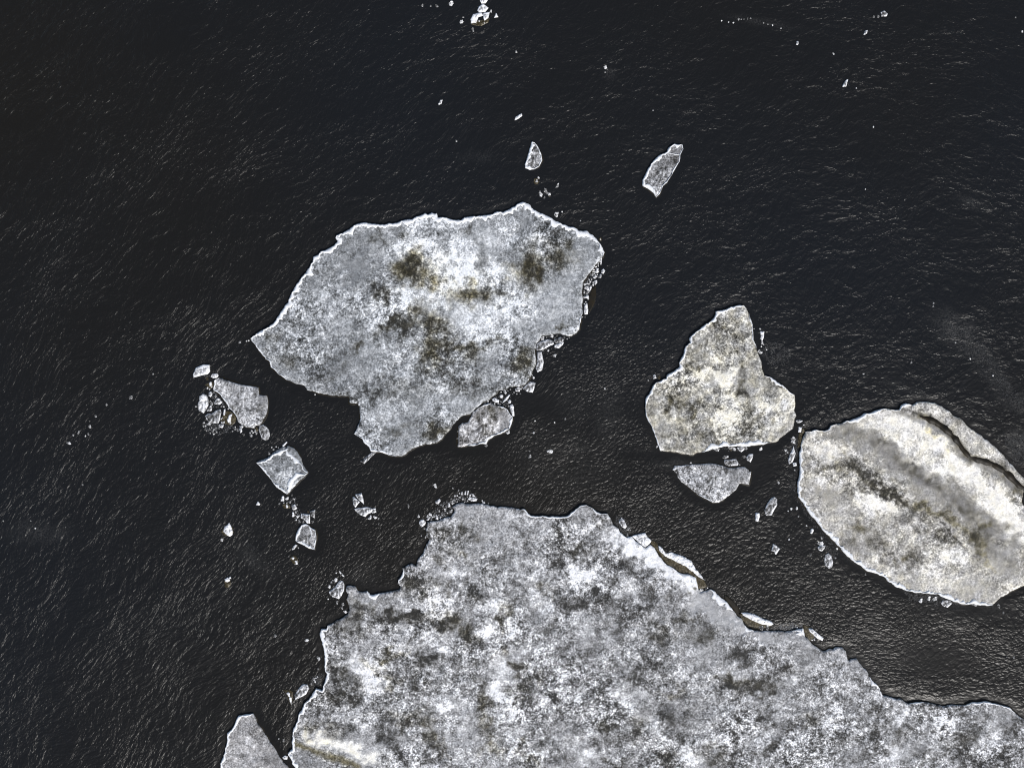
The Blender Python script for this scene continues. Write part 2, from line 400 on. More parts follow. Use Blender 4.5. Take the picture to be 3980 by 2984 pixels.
RND = random.Random(11)
def lump_verts(x, y, r, asp, ang, h, rnd, wob=.34):
    n = max(6, min(12, int(r * 1.3) + 4)); V = []; F = []
    ca, sa = math.cos(ang), math.sin(ang)
    rr = [1 + rnd.uniform(-wob, wob) for _ in range(n)]
    for ring, (k, z) in enumerate(((1, -.06), (.96, h * .7), (.82, h), (.4, h * 1.05))):
        for i in range(n):
            a = 2 * math.pi * (i + .15 * rnd.uniform(-1, 1)) / n; q = r * k * rr[i]
            u = q * math.cos(a) * asp; v = q * math.sin(a)
            V.append((wx(x + u * ca - v * sa), wy(y + u * sa + v * ca), z * (1 + rnd.uniform(-.3, .3)) if z > 0 else z))
    V.append((wx(x), wy(y), h * 1.15)); c = len(V) - 1
    for ring in range(3):
        for i in range(n):
            j = (i + 1) % n; F.append((ring * n + i, (ring + 1) * n + i, (ring + 1) * n + j, ring * n + j))
    for i in range(n): F.append((3 * n + i, c, 3 * n + (i + 1) % n))
    return V, F
QUEUE = []
def frag(*a, **k): QUEUE.append((a, k))
def make_fragments(limit=285):
    """the largest fragments are objects of their own, the finest specks one heap of crumbs"""
    order = sorted(range(len(QUEUE)), key=lambda i: -QUEUE[i][0][2]); own = set(order[:limit]); V = []; F = []; A = []
    for i, (a, k) in enumerate(QUEUE):
        if i in own: make_frag(*a, **k); continue
        x, y, r, typ = a[:4]; v, f = lump_verts(x, y, r, 1.2, RND.uniform(0, 3), .04, RND); b = len(V)
        V += v; F += [tuple(q + b for q in g) for g in f]
        A += [({'w': .72, 'g': .38, 'd': .18, 'b': .55, 'o': .1}[typ], .1, .5, 1)] * len(v)
    if V:
        o = mesh_obj('ice_crumbs', V, F, M_NEUT, None, attr=A, smooth=False); o['label'] = 'finest white specks of ice strewn over the dark water'; o['category'] = 'ice crumbs'; o['kind'] = 'stuff'
def make_frag(x, y, r, typ, label, group, asp=1.0, ang=None, h=None):
    ang = RND.uniform(0, 3.1) if ang is None else math.radians(ang)
    if h is None: h = min(.14, .03 + r * .006)
    if typ == 'o': V, F = lump_verts(x, y, r, asp, ang, .035, RND, .18); mat = M_WET
    else: V, F = lump_verts(x, y, r, asp, ang, h, RND); mat = TYPES[typ]['mat']
    base = {'w': .72, 'g': .38, 'd': .18, 'b': .55, 'o': .1}[typ] * RND.uniform(.6, 1.12)
    o = mesh_obj('ice_fragment', V, F, mat, None, (wx(x), wy(y), 0), [(max(.08, base + RND.uniform(-.3, .14)), .15 * RND.random(), 1.0, 1) for _ in V], smooth=False)
    o['label'] = label; o['category'] = 'ice fragment'; o['group'] = group
    return o
NF = [0]
def dots(label, group, spec):
    """spec: 'T x,y,r[,type[,aspect[,angle]]] ...' """
    t = None
    for tok in spec.split():
        if tok in TILE: t = TILE[tok]; continue
        f = tok.split(','); x, y, r = float(f[0]), float(f[1]), float(f[2])
        ty = f[3] if len(f) > 3 else 'w'; asp = float(f[4]) if len(f) > 4 else RND.uniform(1, 1.35); ang = float(f[5]) if len(f) > 5 else None
        frag(t[0] + x * t[2], t[1] + y * t[2], max(2.4, r * t[2]), ty, label, group, asp, ang); NF[0] += 1
def scatter(label, group, poly, n, r0, r1, types='wwg', seed=1):
    pl = path(poly); rnd = random.Random(seed); xs = [p[0] for p in pl]; ys = [p[1] for p in pl]; got = []; tries = 0
    while len(got) < n and tries < n * 80:
        tries += 1; x = rnd.uniform(min(xs), max(xs)); y = rnd.uniform(min(ys), max(ys)); r = r0 + (r1 - r0) * rnd.random() ** 1.8
        if not inside(np.array([[x, y]]), pl)[0]: continue
        if any(math.hypot(x - a, y - b) < (r + c) * 1.05 for a, b, c in got): continue
        got.append((x, y, r)); frag(x, y, r, rnd.choice(types), label, group, rnd.uniform(1, 1.4)); NF[0] += 1
def bed(name, label, cat, poly, n, r0, r1, mat=None, seed=3):
    """loose brash: uncountable crumbs of wet ice in one object"""
    pl = path(poly); rnd = random.Random(seed); xs = [p[0] for p in pl]; ys = [p[1] for p in pl]
    cand = np.array([(rnd.uniform(min(xs), max(xs)), rnd.uniform(min(ys), max(ys))) for _ in range(n * 3)])
    ok = inside(cand, pl); dd = dist_poly(cand, pl); V = []; F = []; k = 0
    for (x, y), i, d in zip(cand, ok, dd):
        if not i or k >= n or rnd.random() > .25 + d / 14: continue
        if noise.noise(Vector((x / 14, y / 14, seed))) < -.22: continue
        k += 1; r = r0 + (r1 - r0) * rnd.random() ** 2.5
        v, f = lump_verts(x, y, r, rnd.uniform(1, 1.8), rnd.uniform(0, 3.1), .012 + .012 * rnd.random(), rnd, .3)
        b = len(V); V += v; F += [tuple(q + b for q in g) for g in f]
    cx = sum(xs) / len(xs); cy = sum(ys) / len(ys)
    o = mesh_obj(name, V, F, mat or M_SLUSH, None, (wx(cx), wy(cy), 0), smooth=False)
    o['label'] = label; o['category'] = cat; o['kind'] = 'stuff'
    return o

# ================================================================== LARGE FLOES
floe('largest upper ice floe, grey-white with olive-brown melt patches and a bright snow rim',
 '''C 215,180 270,130 350,85 420,45 470,0 A 540,1410 600,1320 650,1210 700,1130 745,1070 790,1010 840,950 875,880 885,830 940,805 965,770 1010,755
 1060,730 1110,700 1140,660 1120,625 1135,595 1200,575 1250,540 1300,505 1370,475 1420,465 1500,470 1560,480 1640,480 1720,470 1800,455 1870,435
 1930,430 1990,395 2060,380 2080,360 2110,375 2150,355 2200,370 B 265,360 280,405 340,400 400,415 450,435 530,440 570,400 650,400 740,390 800,380
 870,370 920,340 985,350 1040,320 1100,290 1130,260 1180,242 1220,245 1270,275 1310,320 1380,360 1460,390 1530,430 1600,470 1680,500 1740,510
 1800,545 1880,555 1940,590 1990,640 2020,690 2050,730 2068,780 2050,830 2000,880 1960,930 1920,990 1880,1040 1850,1080 1840,1130 1832,1200
 1835,1280 1832,1360 1830,1420 1820,1480 1805,1540 1795,1600 D 1760,130 1720,155 1660,150 1600,130 1540,128 1480,145 1400,150 1375,185 1350,220
 1335,260 1325,320 1333,400 1338,450 1310,520 1280,590 1250,640 1215,680 1180,685 1130,695 1080,700 1045,695 1030,735 950,735 920,770 870,800
 820,835 760,870 710,910 660,960 630,985 580,1000 530,1020 490,1060 440,1110 420,1150 360,1210 345,1240 270,1305 200,1310 140,1310 70,1335
 C 1935,1365 1880,1415 1820,1440 1770,1445 1720,1430 1650,1415 1600,1390 1500,1390 1480,1350 1440,1300 1400,1250 1350,1220 1315,1205 1345,1145
 1375,1070 1385,990 1378,920 1358,878 1270,870 1265,810 1225,795 1100,792 980,775 850,745 820,730 790,690 740,675 660,650 570,605 500,555
 430,490 410,430 370,405 340,350 290,300 240,230''',
 rims=[('C 215,180', 'B 2050,830', 8.5), ('C 640,645', 'C 218,182', 3.2), ('C 1770,1445', 'C 1350,1220', 3.6), ('B 1835,1400', 'B 1795,1600', 3.0)],
 mat=M_BLUE, base=.275, gran=.66, sp=7.0, edge=(9, .05), blobs='''
W 960 560 80 40 10 .22; 1005 605 55 28 0 .22; 1030 665 110 30 0 .12; 1060 520 45 22 0 .13; 1110 500 30 15 20 .08; 900 530 35 16 0 .12; 850 560 22 26 0 .10
W 1085 590 45 22 0 .16; 930 640 45 24 0 .14; 1010 705 60 22 0 .10; 820 670 30 26 0 .10; 960 860 60 22 0 .08; 850 890 45 26 0 .10; 880 770 55 34 0 .07; 1120 655 60 18 -15 .12
W 700 690 40 22 0 .07; 985 480 40 14 0 .12; 930 470 40 10 0 .14; 1170 540 22 14 0 .1; 925 535 22 16 0 .13; 1150 515 30 12 30 .1; 890 645 30 20 0 .12; 1010 770 50 14 0 .10
W 878 583 24 22 50 -.24 .95; 915 592 40 20 20 -.17 .8; 1153 580 17 34 10 -.27 .9; 1128 590 22 22 20 -.2 .8; 1018 634 42 17 0 -.27 .95; 1048 622 20 12 0 -.22 .6; 1200 550 32 22 10 -.18 .5; 900 560 30 18 0 -.1 .5
W 1036 572 11 48 -5 -.18 .1; 860 690 24 9 -40 -.15 .3; 1048 610 12 12 0 -.14 .2; 884 681 42 13 -35 -.26 .5; 850 708 30 12 -30 -.22 .4; 830 638 16 15 0 -.26 .3; 935 748 22 42 0 -.19 .7; 985 745 60 9 3 -.24 .7; 1022 766 18 12 0 -.22 .3; 930 700 26 26 0 -.1 .5
W 960 715 22 14 0 -.1 .4; 1212 692 9 5 -15 -.28 .7; 779 749 8 6 0 -.26 .4; 820 508 13 11 0 -.13 .2; 1012 492 7 11 0 -.18 .1; 945 528 18 13 0 -.14; 868 505 14 9 0 -.1 .2; 1080 640 12 9 0 -.14 .2
W 943 936 26 12 -15 -.26 .6; 1130 785 22 16 -40 -.24 .7; 650 692 14 8 0 -.12; 588 732 18 12 0 -.12 .2; 618 778 26 14 0 -.1 .2; 700 800 44 20 0 -.09; 790 850 44 26 0 -.1; 870 838 60 20 0 -.09 .1
W 900 900 60 16 0 -.08; 1000 832 60 18 0 -.1 .1; 985 792 46 12 -10 -.11 .1; 740 760 22 30 0 -.07; 660 735 34 10 0 -.08; 870 930 40 10 0 -.09 .1; 1085 735 14 8 0 -.15 .3; 1060 735 10 8 0 -.15 .3
W 1100 545 30 12 0 -.08; 1180 500 34 14 20 -.09; 1195 520 26 20 0 -.06; 1240 560 24 30 0 .03 0 -.4; 1220 640 40 50 20 .04 0 -.55; 1150 700 60 26 0 .02 0 -.5; 760 550 60 50 0 -.02 0 -.45; 700 620 50 50 -30 .0 0 -.35
W 1130 470 30 20 20 -.02 0 -.5; 1255 520 20 22 0 .02 0 -.3; 780 600 40 40 0 -.02 0 -.3; 905 565 40 20 0 -.04 .5''',
 strokes=[('A 1270,855 1380,750 1490,680', 3.0, -.12, 0, 0, 0, .2), ('A 600,1385 720,1285', 2.5, -.10, 0, 0, 0, .2)])

floe('huge mottled ice floe filling the bottom of the frame, bright white at its upper right',
 '''O 990,1720 970,1640 930,1600 910,1540 885,1490 940,1450 930,1370 940,1290 950,1220 985,1160 1000,1090 1040,1010 1060,960 1120,910 1150,850
 1190,800 1250,815 1270,790 1285,700 1300,640 1275,560 1285,500 1280,430 1265,350 1240,270 1225,210 1245,160 1300,170 1320,130 1400,80
 Q 440,720 500,690 560,650 580,600 565,540 545,490 560,440 545,400 550,350 590,338 640,350 670,400 720,410 770,405 800,440 840,445 900,425 960,415
 1050,400 1110,380 1130,345 1100,320 1100,280 1130,250 1155,190 1150,150 1190,135 1240,112 1290,130 1300,90 1320,50
 M 400,830 415,780 450,710 465,680 440,640 430,590 440,530 440,490 520,480 600,465 640,440 700,425 730,390 735,360 715,330 760,300 810,288
 860,295 920,300 990,288 1040,300 1100,310 1140,318 1200,335 1260,325 1340,330 1400,345 1450,360 1490,355 1530,400 1550,415 1640,430 1750,432
 1900,435 1950,430 1990,390 2040,350 2090,320 2140,308 N 230,312 270,335 330,385 380,400 450,400 480,460 500,510 560,560 580,600 650,660 700,648
 765,712 850,773 903,737 950,770 990,840 1040,910 1090,960 1150,985 1200,1025 1270,1050 1340,1065 1390,1090 1405,1150 1415,1210 1430,1250
 1480,1240 1540,1215 1590,1230 1640,1290 1680,1310 1740,1370 1790,1435 1820,1480 1880,1530 1920,1590 1960,1640 2010,1655 P 300,125 380,125
 450,125 520,125 560,115 600,105 612,165 640,190 670,220 720,255 755,270 800,255 850,245 890,245 910,270 920,320 935,345 950,325 990,325 1020,370
 1060,410 1085,455 1120,500 1155,545 1175,590 1230,605 1270,620 1310,615 1340,640 1370,655 1420,640 1480,640 1540,655 1620,670 1700,665
 1780,665 1820,645 1880,640 1940,635 1980,650 2050,665 2100,680 2140,720 2212,775 2300,850 2420,1000 2480,1200 W 2230,1790 2080,1850 1800,1880
 1500,1860 1200,1885 900,1850 700,1790 650,1730''',
 rims=[('O 990,1720', 'O 1320,130', 6.5), ('Q 1100,320', 'Q 1150,150', 4.0), ('Q 770,405', 'Q 900,425', 9), ('M 1450,360', 'N 230,312', 3.2), ('N 230,312', 'N 450,400', 2.2),
       ('N 560,560', 'N 650,660', 7), ('N 1150,985', 'N 1415,1210', 8), ('N 1540,1215', 'N 1790,1435', 11), ('N 1920,1590', 'P 240,122', 9), ('P 520,125', 'P 612,165', 14),
       ('P 1085,455', 'P 1155,545', 6), ('P 1370,655', 'P 1480,640', 3), ('P 1780,665', 'P 2140,720', 3)],
 mat=M_NEUT, base=.275, gran=.74, sp=7.0, edge=(8, .04), blobs='''
M 600 640 140 50 0 -.13 .25; 830 600 50 100 0 -.15 .2; 960 640 40 70 10 -.13 .2; 840 880 70 36 30 -.21 .4; 1480 610 80 30 0 -.13; 1860 620 70 110 0 -.17 .1; 1830 960 90 80 0 -.21; 1400 800 90 50 0 -.09
M 370 1190 150 75 0 -.24 .3; 560 930 110 44 20 -.14 .2; 900 1190 90 44 30 -.19; 930 1310 66 36 0 -.2 .2; 680 1240 64 46 0 -.17 .3; 530 1400 54 46 0 -.17 .3; 670 1550 100 80 0 -.22 .4; 90 1500 100 64 0 -.24 .3; 310 1500 46 46 0 -.23 .2
M 1260 1380 60 80 0 -.15 .55; 1220 1500 36 80 10 -.17 .45; 1700 1230 90 36 30 -.17 .3; 2080 1400 110 70 0 -.13; 2060 770 100 54 0 -.15 .2; 2190 920 56 46 0 -.13; 690 760 120 60 0 -.10 .1; 200 1050 50 80 0 -.1; 1330 900 90 60 0 -.08
M 700 1080 110 60 0 .17; 480 1330 120 54 0 .16; 400 1420 90 60 0 .12; 1180 1330 40 90 0 .1; 1420 1230 90 40 15 .18; 1650 1330 80 50 30 .24; 1770 1410 60 50 0 .18; 2040 1000 110 100 0 .2; 2000 1130 80 70 0 .18; 2150 560 90 56 20 .14
M 1090 1370 50 110 0 .17; 850 1040 110 40 15 .1; 2100 660 80 60 0 .1; 1560 940 120 60 20 .06; 620 1400 60 60 0 .12; 1600 1100 70 40 0 .12; 1400 1020 70 40 0 .09; 1900 1500 140 70 0 .07
M 1000 400 300 70 0 .05 0 -.45; 1200 560 220 120 0 .03 0 -.3; 540 540 90 40 0 .06 .05 -.4; 1700 520 130 70 0 .02 0 -.4
N 700 750 250 60 30 .36 0 -.65; 940 880 230 74 38 .40 0 -.65; 1200 1030 190 54 25 .34 0 -.5; 1320 1120 110 80 10 .46 0 -.8; 480 800 70 44 0 .16; 300 1080 110 64 10 .22; 130 960 80 56 0 .18; 620 1200 66 54 0 .22; 560 860 60 40 30 .12
N 640 990 100 80 10 -.17; 430 1180 110 90 0 -.18; 140 1340 200 80 0 -.17; 330 570 54 44 0 -.1 .2; 840 1040 80 36 0 -.2; 1080 1230 84 46 0 -.13 .1; 1330 1220 24 30 30 -.3 .4; 700 1400 140 56 0 -.14; 960 1350 140 60 0 -.11; 1280 1460 56 36 0 -.17 .2
N 100 800 84 54 0 -.12; 1540 1600 74 36 30 -.12; 880 1180 120 50 20 .08; 700 1130 60 40 0 .1; 1700 1450 220 140 35 .02 0 -.7; 1450 1330 110 90 0 .03 0 -.6; 400 700 120 60 0 -.03 0 -.3; 200 420 80 70 0 .0 0 -.3; 1850 1590 110 50 35 .04 0 -.5
S 560 140 120 90 10 -.18; 1000 180 110 64 0 -.19 .2; 1290 80 120 54 0 -.19 .3; 1480 220 130 54 0 -.16 .2; 200 380 100 60 0 -.16; 880 540 180 70 0 -.17; 740 690 110 64 0 -.16; 420 780 100 60 45 -.18; 550 1030 90 44 45 -.22; 760 1200 90 90 0 -.22 .3
S 420 1240 80 64 0 -.22 .2; 1000 1060 120 70 0 -.13; 1200 1130 140 54 0 -.16; 1150 1290 70 44 30 -.18; 1310 1350 54 54 0 -.2; 1060 1530 100 64 0 -.2 .3; 1550 1530 110 90 0 -.22 .3; 1840 700 80 44 20 -.22 .45; 1800 820 90 46 0 -.22 .2; 2080 800 120 54 0 -.21 .35
S 1660 610 80 26 25 -.18 .2; 1900 460 110 54 0 -.15; 490 1600 80 44 0 -.24 .3; 1860 1220 60 90 10 -.15; 2150 1130 70 70 0 -.18; 280 1400 54 54 0 -.14; 2160 1560 54 60 0 -.17; 1680 1250 80 70 0 -.12; 1160 850 160 40 0 -.06 .3; 90 880 50 30 0 -.14; 100 590 60 50 0 -.1
S 1870 600 130 50 25 .22; 1240 660 90 44 10 .17; 130 1400 90 70 0 .13; 1350 1550 90 60 40 .2; 1600 760 170 54 0 .10 0 -.4; 2120 1290 90 80 0 .18; 1150 150 64 36 0 .12; 850 230 110 54 0 .05 0 -.4; 1330 420 60 40 0 .12; 1460 380 70 50 0 .08; 2050 1380 70 50 0 .1
S 300 590 90 50 0 .06 0 -.3; 150 900 100 60 0 .03; 780 880 140 50 0 .05 0 -.5
R 60 60 56 54 0 -.2; 400 120 110 74 0 -.22 .45; 600 230 110 44 30 -.22 .5; 170 510 110 54 0 -.2; 60 720 70 70 0 -.18 .2; 960 60 40 90 0 -.16 .4; 980 380 44 64 0 -.24 .5; 1080 540 74 44 30 -.22 .4; 1170 800 100 60 0 -.17 .3; 1080 940 34 64 0 -.22 .3
R 770 960 60 80 0 -.22 .55; 780 1130 54 70 0 -.13 .55; 800 1300 64 44 0 -.23 .4; 1260 930 80 44 0 -.17; 80 1100 100 80 0 -.2 .4; 200 1270 90 70 20 -.18 .55; 350 1420 40 90 -5 -.27 .4; 190 1540 130 70 0 -.22; 1400 1340 74 40 -20 -.22; 1200 1450 64 34 -30 -.22 .3
R 1300 1560 100 44 20 -.19 .3; 1560 1500 80 54 30 -.22; 1400 720 36 90 -40 -.17 .3; 1500 900 74 60 0 -.18; 1600 1080 74 54 0 -.14; 850 1450 90 54 0 -.08 .5; 730 740 28 90 -20 -.15 .25; 560 520 160 54 0 -.08; 1450 180 60 44 0 -.14; 1560 120 64 44 0 -.14; 640 880 50 60 0 -.08
R 220 290 100 60 20 .17; 140 660 50 60 30 .12; 310 1000 150 40 12 .27; 930 840 54 60 0 .32; 1050 1090 120 50 0 .16; 820 200 60 90 0 .2; 1100 200 100 60 0 .16; 1200 420 70 60 0 .17; 1270 620 54 54 0 .18; 1000 660 70 50 0 .1; 1300 1480 130 44 0 .22; 1050 1490 110 50 -20 .17
R 1120 1310 110 80 0 .12 0 -.4; 500 1290 160 100 0 .03 0 -.6; 650 1540 170 60 0 .12 0 -.4; 1900 1520 90 44 0 .2; 40 1600 54 54 0 .32; 1650 620 80 40 0 .1; 880 600 70 60 0 .12; 240 900 80 50 0 .12; 1020 780 30 60 0 .1
Q 640 380 70 44 0 -.09; 650 690 140 80 0 -.18 .2; 1060 640 84 36 0 -.2; 1280 680 44 36 0 -.24; 560 830 150 60 0 -.16 .2; 300 880 64 44 0 -.17; 580 1010 110 44 15 -.17; 1060 1070 70 44 -30 -.25 .65; 930 1150 74 50 0 -.18 .75; 470 1230 100 74 0 -.2 .2; 400 1320 44 44 0 -.18
Q 330 1550 180 70 0 -.14 .2; 620 1540 110 60 0 -.15; 1380 1150 100 54 0 -.18 .1; 1010 1350 90 54 20 -.17 .5; 1280 1360 100 74 0 -.14; 650 1360 74 44 0 -.12 .2; 800 890 74 26 0 -.12; 360 1420 60 60 0 -.06 0 -.3
Q 960 960 120 60 -10 .24; 880 850 70 36 0 .14; 700 1220 130 54 30 .26; 850 1400 100 80 10 .3; 1000 1250 90 40 20 .18; 740 540 84 36 0 .12; 1400 430 150 54 0 .14; 1550 660 110 54 0 .14; 420 760 80 30 -20 .1; 1350 920 90 60 30 .12; 1250 550 60 40 0 .1; 1560 1000 80 60 0 .08
O 1200 1050 120 60 0 -.16; 1560 1170 64 46 0 -.2; 1330 1200 150 34 10 -.13 .2; 1960 1280 140 54 5 -.24; 1960 1370 120 54 0 -.22; 2080 1130 84 50 0 -.2 .3; 1500 870 90 44 0 -.13 .2; 1400 980 90 30 30 -.12; 1080 1230 50 60 0 -.06 .5
O 1680 1100 110 54 0 .22; 1480 1050 74 36 0 .12; 1750 1250 70 44 0 .16; 1800 1420 120 54 20 .1; 1250 1330 280 56 18 .26 .45 -.9; 1600 1490 290 60 20 .27 .3 -.9; 1150 1600 200 70 20 -.03 0 -.7; 1350 1260 90 40 20 .05 .3 -.4
P 80 530 100 36 0 -.18 .1; 300 530 80 36 0 -.18 .2; 150 300 90 36 20 -.14; 500 420 80 44 20 -.16 .1; 660 760 54 44 0 -.18 .2; 320 750 54 54 0 -.15; 840 590 64 26 0 -.14; 650 330 80 36 20 -.1; 1140 700 80 46 0 -.16; 1050 530 36 26 0 -.12; 1120 880 120 44 0 -.15
P 1300 890 54 36 0 -.16 .1; 860 900 54 54 0 -.14; 1500 680 110 26 5 -.15; 1460 800 90 54 0 -.14; 1700 920 140 54 0 -.15 .1; 1870 820 60 54 0 -.18; 2130 820 80 70 0 -.15; 1800 1050 160 54 0 -.15; 1450 1050 90 44 0 -.12 .1; 2050 1050 110 54 0 -.14
P 100 1080 54 44 0 -.12; 500 850 54 54 0 -.14; 350 980 70 44 0 -.14; 1050 1040 140 54 0 -.1; 1760 730 70 36 0 -.12; 1300 720 50 80 0 .2; 1570 840 70 90 0 .2; 1250 1050 70 100 10 .22; 920 790 70 50 20 .12; 1900 960 70 70 0 .12; 720 640 54 54 0 .08; 540 490 110 16 -5 .12
P 860 300 80 46 20 .04 0 -.7; 1000 400 60 54 30 .04 0 -.7; 300 170 170 40 10 .03 0 -.5; 560 180 80 40 15 .03 0 -.5; 1900 720 80 50 0 .04 0 -.3; 2000 900 40 60 0 .1; 1700 820 50 40 0 .1; 620 590 50 40 0 .1; 200 640 80 40 0 .06''',
 strokes=[('M 860,940 1000,990 1120,1010 1200,1060 1300,1090 1400,1130 1510,1180 1680,1260 1800,1330', 3.2, -.17, 0, 0, .05, .25),
          ('Q 1320,840 1250,920 1190,1000 1140,1080 1100,1130', 3.4, -.2, .2, 0, .05, .15), ('Q 440,1340 480,1400 480,1480 560,1500 610,1520', 3.4, -.2, .2, 0, .05, .15),
          ('R 345,1320 352,1400 372,1480 420,1570', 4.2, -.26, .3, 0, .05, .1), ('O 2130,1100 2110,1190 2120,1250 2070,1310', 3.4, -.22, .2, 0, .05, .1),
          ('Q 700,1140 800,1220 900,1290 960,1330', 9, -.2, .35, 0, 0, .3), ('N 250,925 350,860 400,810 560,690', 3, -.1, 0, 0, 0, .2), ('M 340,900 315,970 300,1040', 2.4, -.2, 0, 0, .05, .1),
          ('S 430,690 560,830 640,930 760,1040 860,1130 950,1230 1080,1330 1200,1430 1400,1600', 20, .2, 0, -.1, 0, .8),
          ('W 1075,1285 1068,1370 1080,1450 1092,1570', 30, .14, 0, 0, 0, 1.2), ('W 960,1290 1000,1380 1010,1500 990,1600', 26, .11, 0, 0, 0, 1.2),
          ('W 1190,1215 1250,1290 1260,1400', 26, .10, 0, 0, 0, 1.2), ('W 1500,1290 1640,1370 1780,1440', 22, .07, 0, -.4, 0, .8), ('W 1290,1270 1380,1350 1500,1430', 24, -.09, 0, 0, 0, 1.2),
          ('W 730,1370 800,1440 850,1500', 24, .1, 0, 0, 0, 1.2), ('W 760,1310 860,1330 960,1340', 20, -.12, .2, 0, 0, 1.2),
          ('O 960,1380 1130,1440 1300,1510 1480,1570 1650,1640', 11, -.2, 1, -.5, 0, .25), ('P 1975,770 1950,870 1925,960', 2.0, -.14, .2, 0, 0, .1),
          ('S 640,880 800,840 950,810', 5, .08, 0, -.2, 0, .1), ('S 640,990 900,965 1250,935 1700,905', 4, .08, 0, -.2, 0, .1)])

floe('blunt triangular ice floe right of centre, with olive patches and a white lower edge',
 '''I 300,1290 305,1240 340,1190 370,1120 410,1075 470,1050 520,1030 530,990 580,960 620,930 665,900 660,860 690,800 710,740 730,680 780,640
 770,600 810,550 870,510 930,460 990,420 1040,370 1050,310 1100,300 1150,290 1220,260 1290,245 1350,240 1380,280 1410,330 1420,390 1440,450
 1450,530 1460,620 1480,700 1510,770 1540,840 1555,920 1575,995 1640,1010 1700,1050 1740,1085 1800,1120 1830,1165 1895,1200 1898,1260 1910,1310
 1895,1370 1915,1425 1895,1470 1885,1550 1850,1590 1790,1630 J 1740,10 1720,40 1640,55 1560,68 1470,82 1400,90 1300,95 1200,90 1100,105
 1020,125 960,145 900,155 850,160 810,185 770,188 700,175 620,155 540,145 460,140 440,90 415,20 I 400,1640 360,1530 330,1480 305,1430 298,1350''',
 rims=[('I 298,1350', 'I 1380,280', 5.2), ('I 1575,995', 'I 1895,1200', 3.5), ('J 1640,55', 'J 900,155', 7.5), ('J 460,140', 'I 298,1350', 3.0), ('I 1410,330', 'I 1480,700', 2.4)],
 mat=M_NEUT, base=.335, gran=.68, dirt0=.38, sp=6.5, edge=(7, .05), blobs='''
I 1120 1010 180 70 10 .26; 1200 1060 90 50 0 .1; 1170 1260 100 54 0 .3; 1130 1530 120 80 0 .34; 450 1420 110 44 -10 .14; 1580 1320 140 70 0 .2; 1800 1270 80 70 0 .16 .2 -.4; 1660 1530 110 80 0 .14; 1050 780 140 54 10 .12; 1230 310 110 44 0 .06; 650 1350 70 26 0 .18
I 920 1010 70 60 0 .16; 1210 1440 70 60 0 .16; 1480 870 80 60 0 .08; 950 600 80 40 0 .05
I 590 1290 100 54 20 -.22 .85; 540 1330 44 36 0 -.12 .9; 780 1370 60 74 0 -.16 .95; 1340 1090 54 90 15 -.16 .75; 1350 1200 34 54 0 -.22 .5; 740 910 44 26 0 -.17 .6; 850 920 84 44 20 -.13 .6; 1090 900 64 34 0 -.14 .2; 1060 620 80 26 -10 -.14 .1; 1210 650 36 18 0 -.16
I 1190 500 74 54 20 -.14 .6; 1050 490 54 34 0 -.12 .2; 1680 1100 74 54 20 -.15 .35; 1340 950 40 60 0 -.12 .6; 350 1400 44 44 0 -.1 .5; 1130 1170 60 28 10 -.16 .5; 1580 1450 140 50 -30 -.16 .6; 1500 1540 44 54 0 -.16 .5; 680 1120 140 40 -10 -.08 .1; 880 1600 140 54 0 -.13 .6
I 1330 1500 80 70 0 -.14 .1; 880 700 74 34 -20 -.09; 520 1610 54 22 0 -.14 .5; 1400 1380 90 40 0 -.09; 1220 1110 70 50 0 -.05 .6; 1420 520 40 50 0 -.08 .4; 600 1530 90 50 0 0 0 -.5; 1830 1500 50 90 15 .0 0 -.8; 620 1180 80 40 0 -.1 .5; 1000 1380 60 60 0 -.1 .4
J 650 80 180 50 0 -.06 0 -.3; 1300 30 190 26 0 -.06 .7; 1600 20 80 22 0 -.03 .5''')

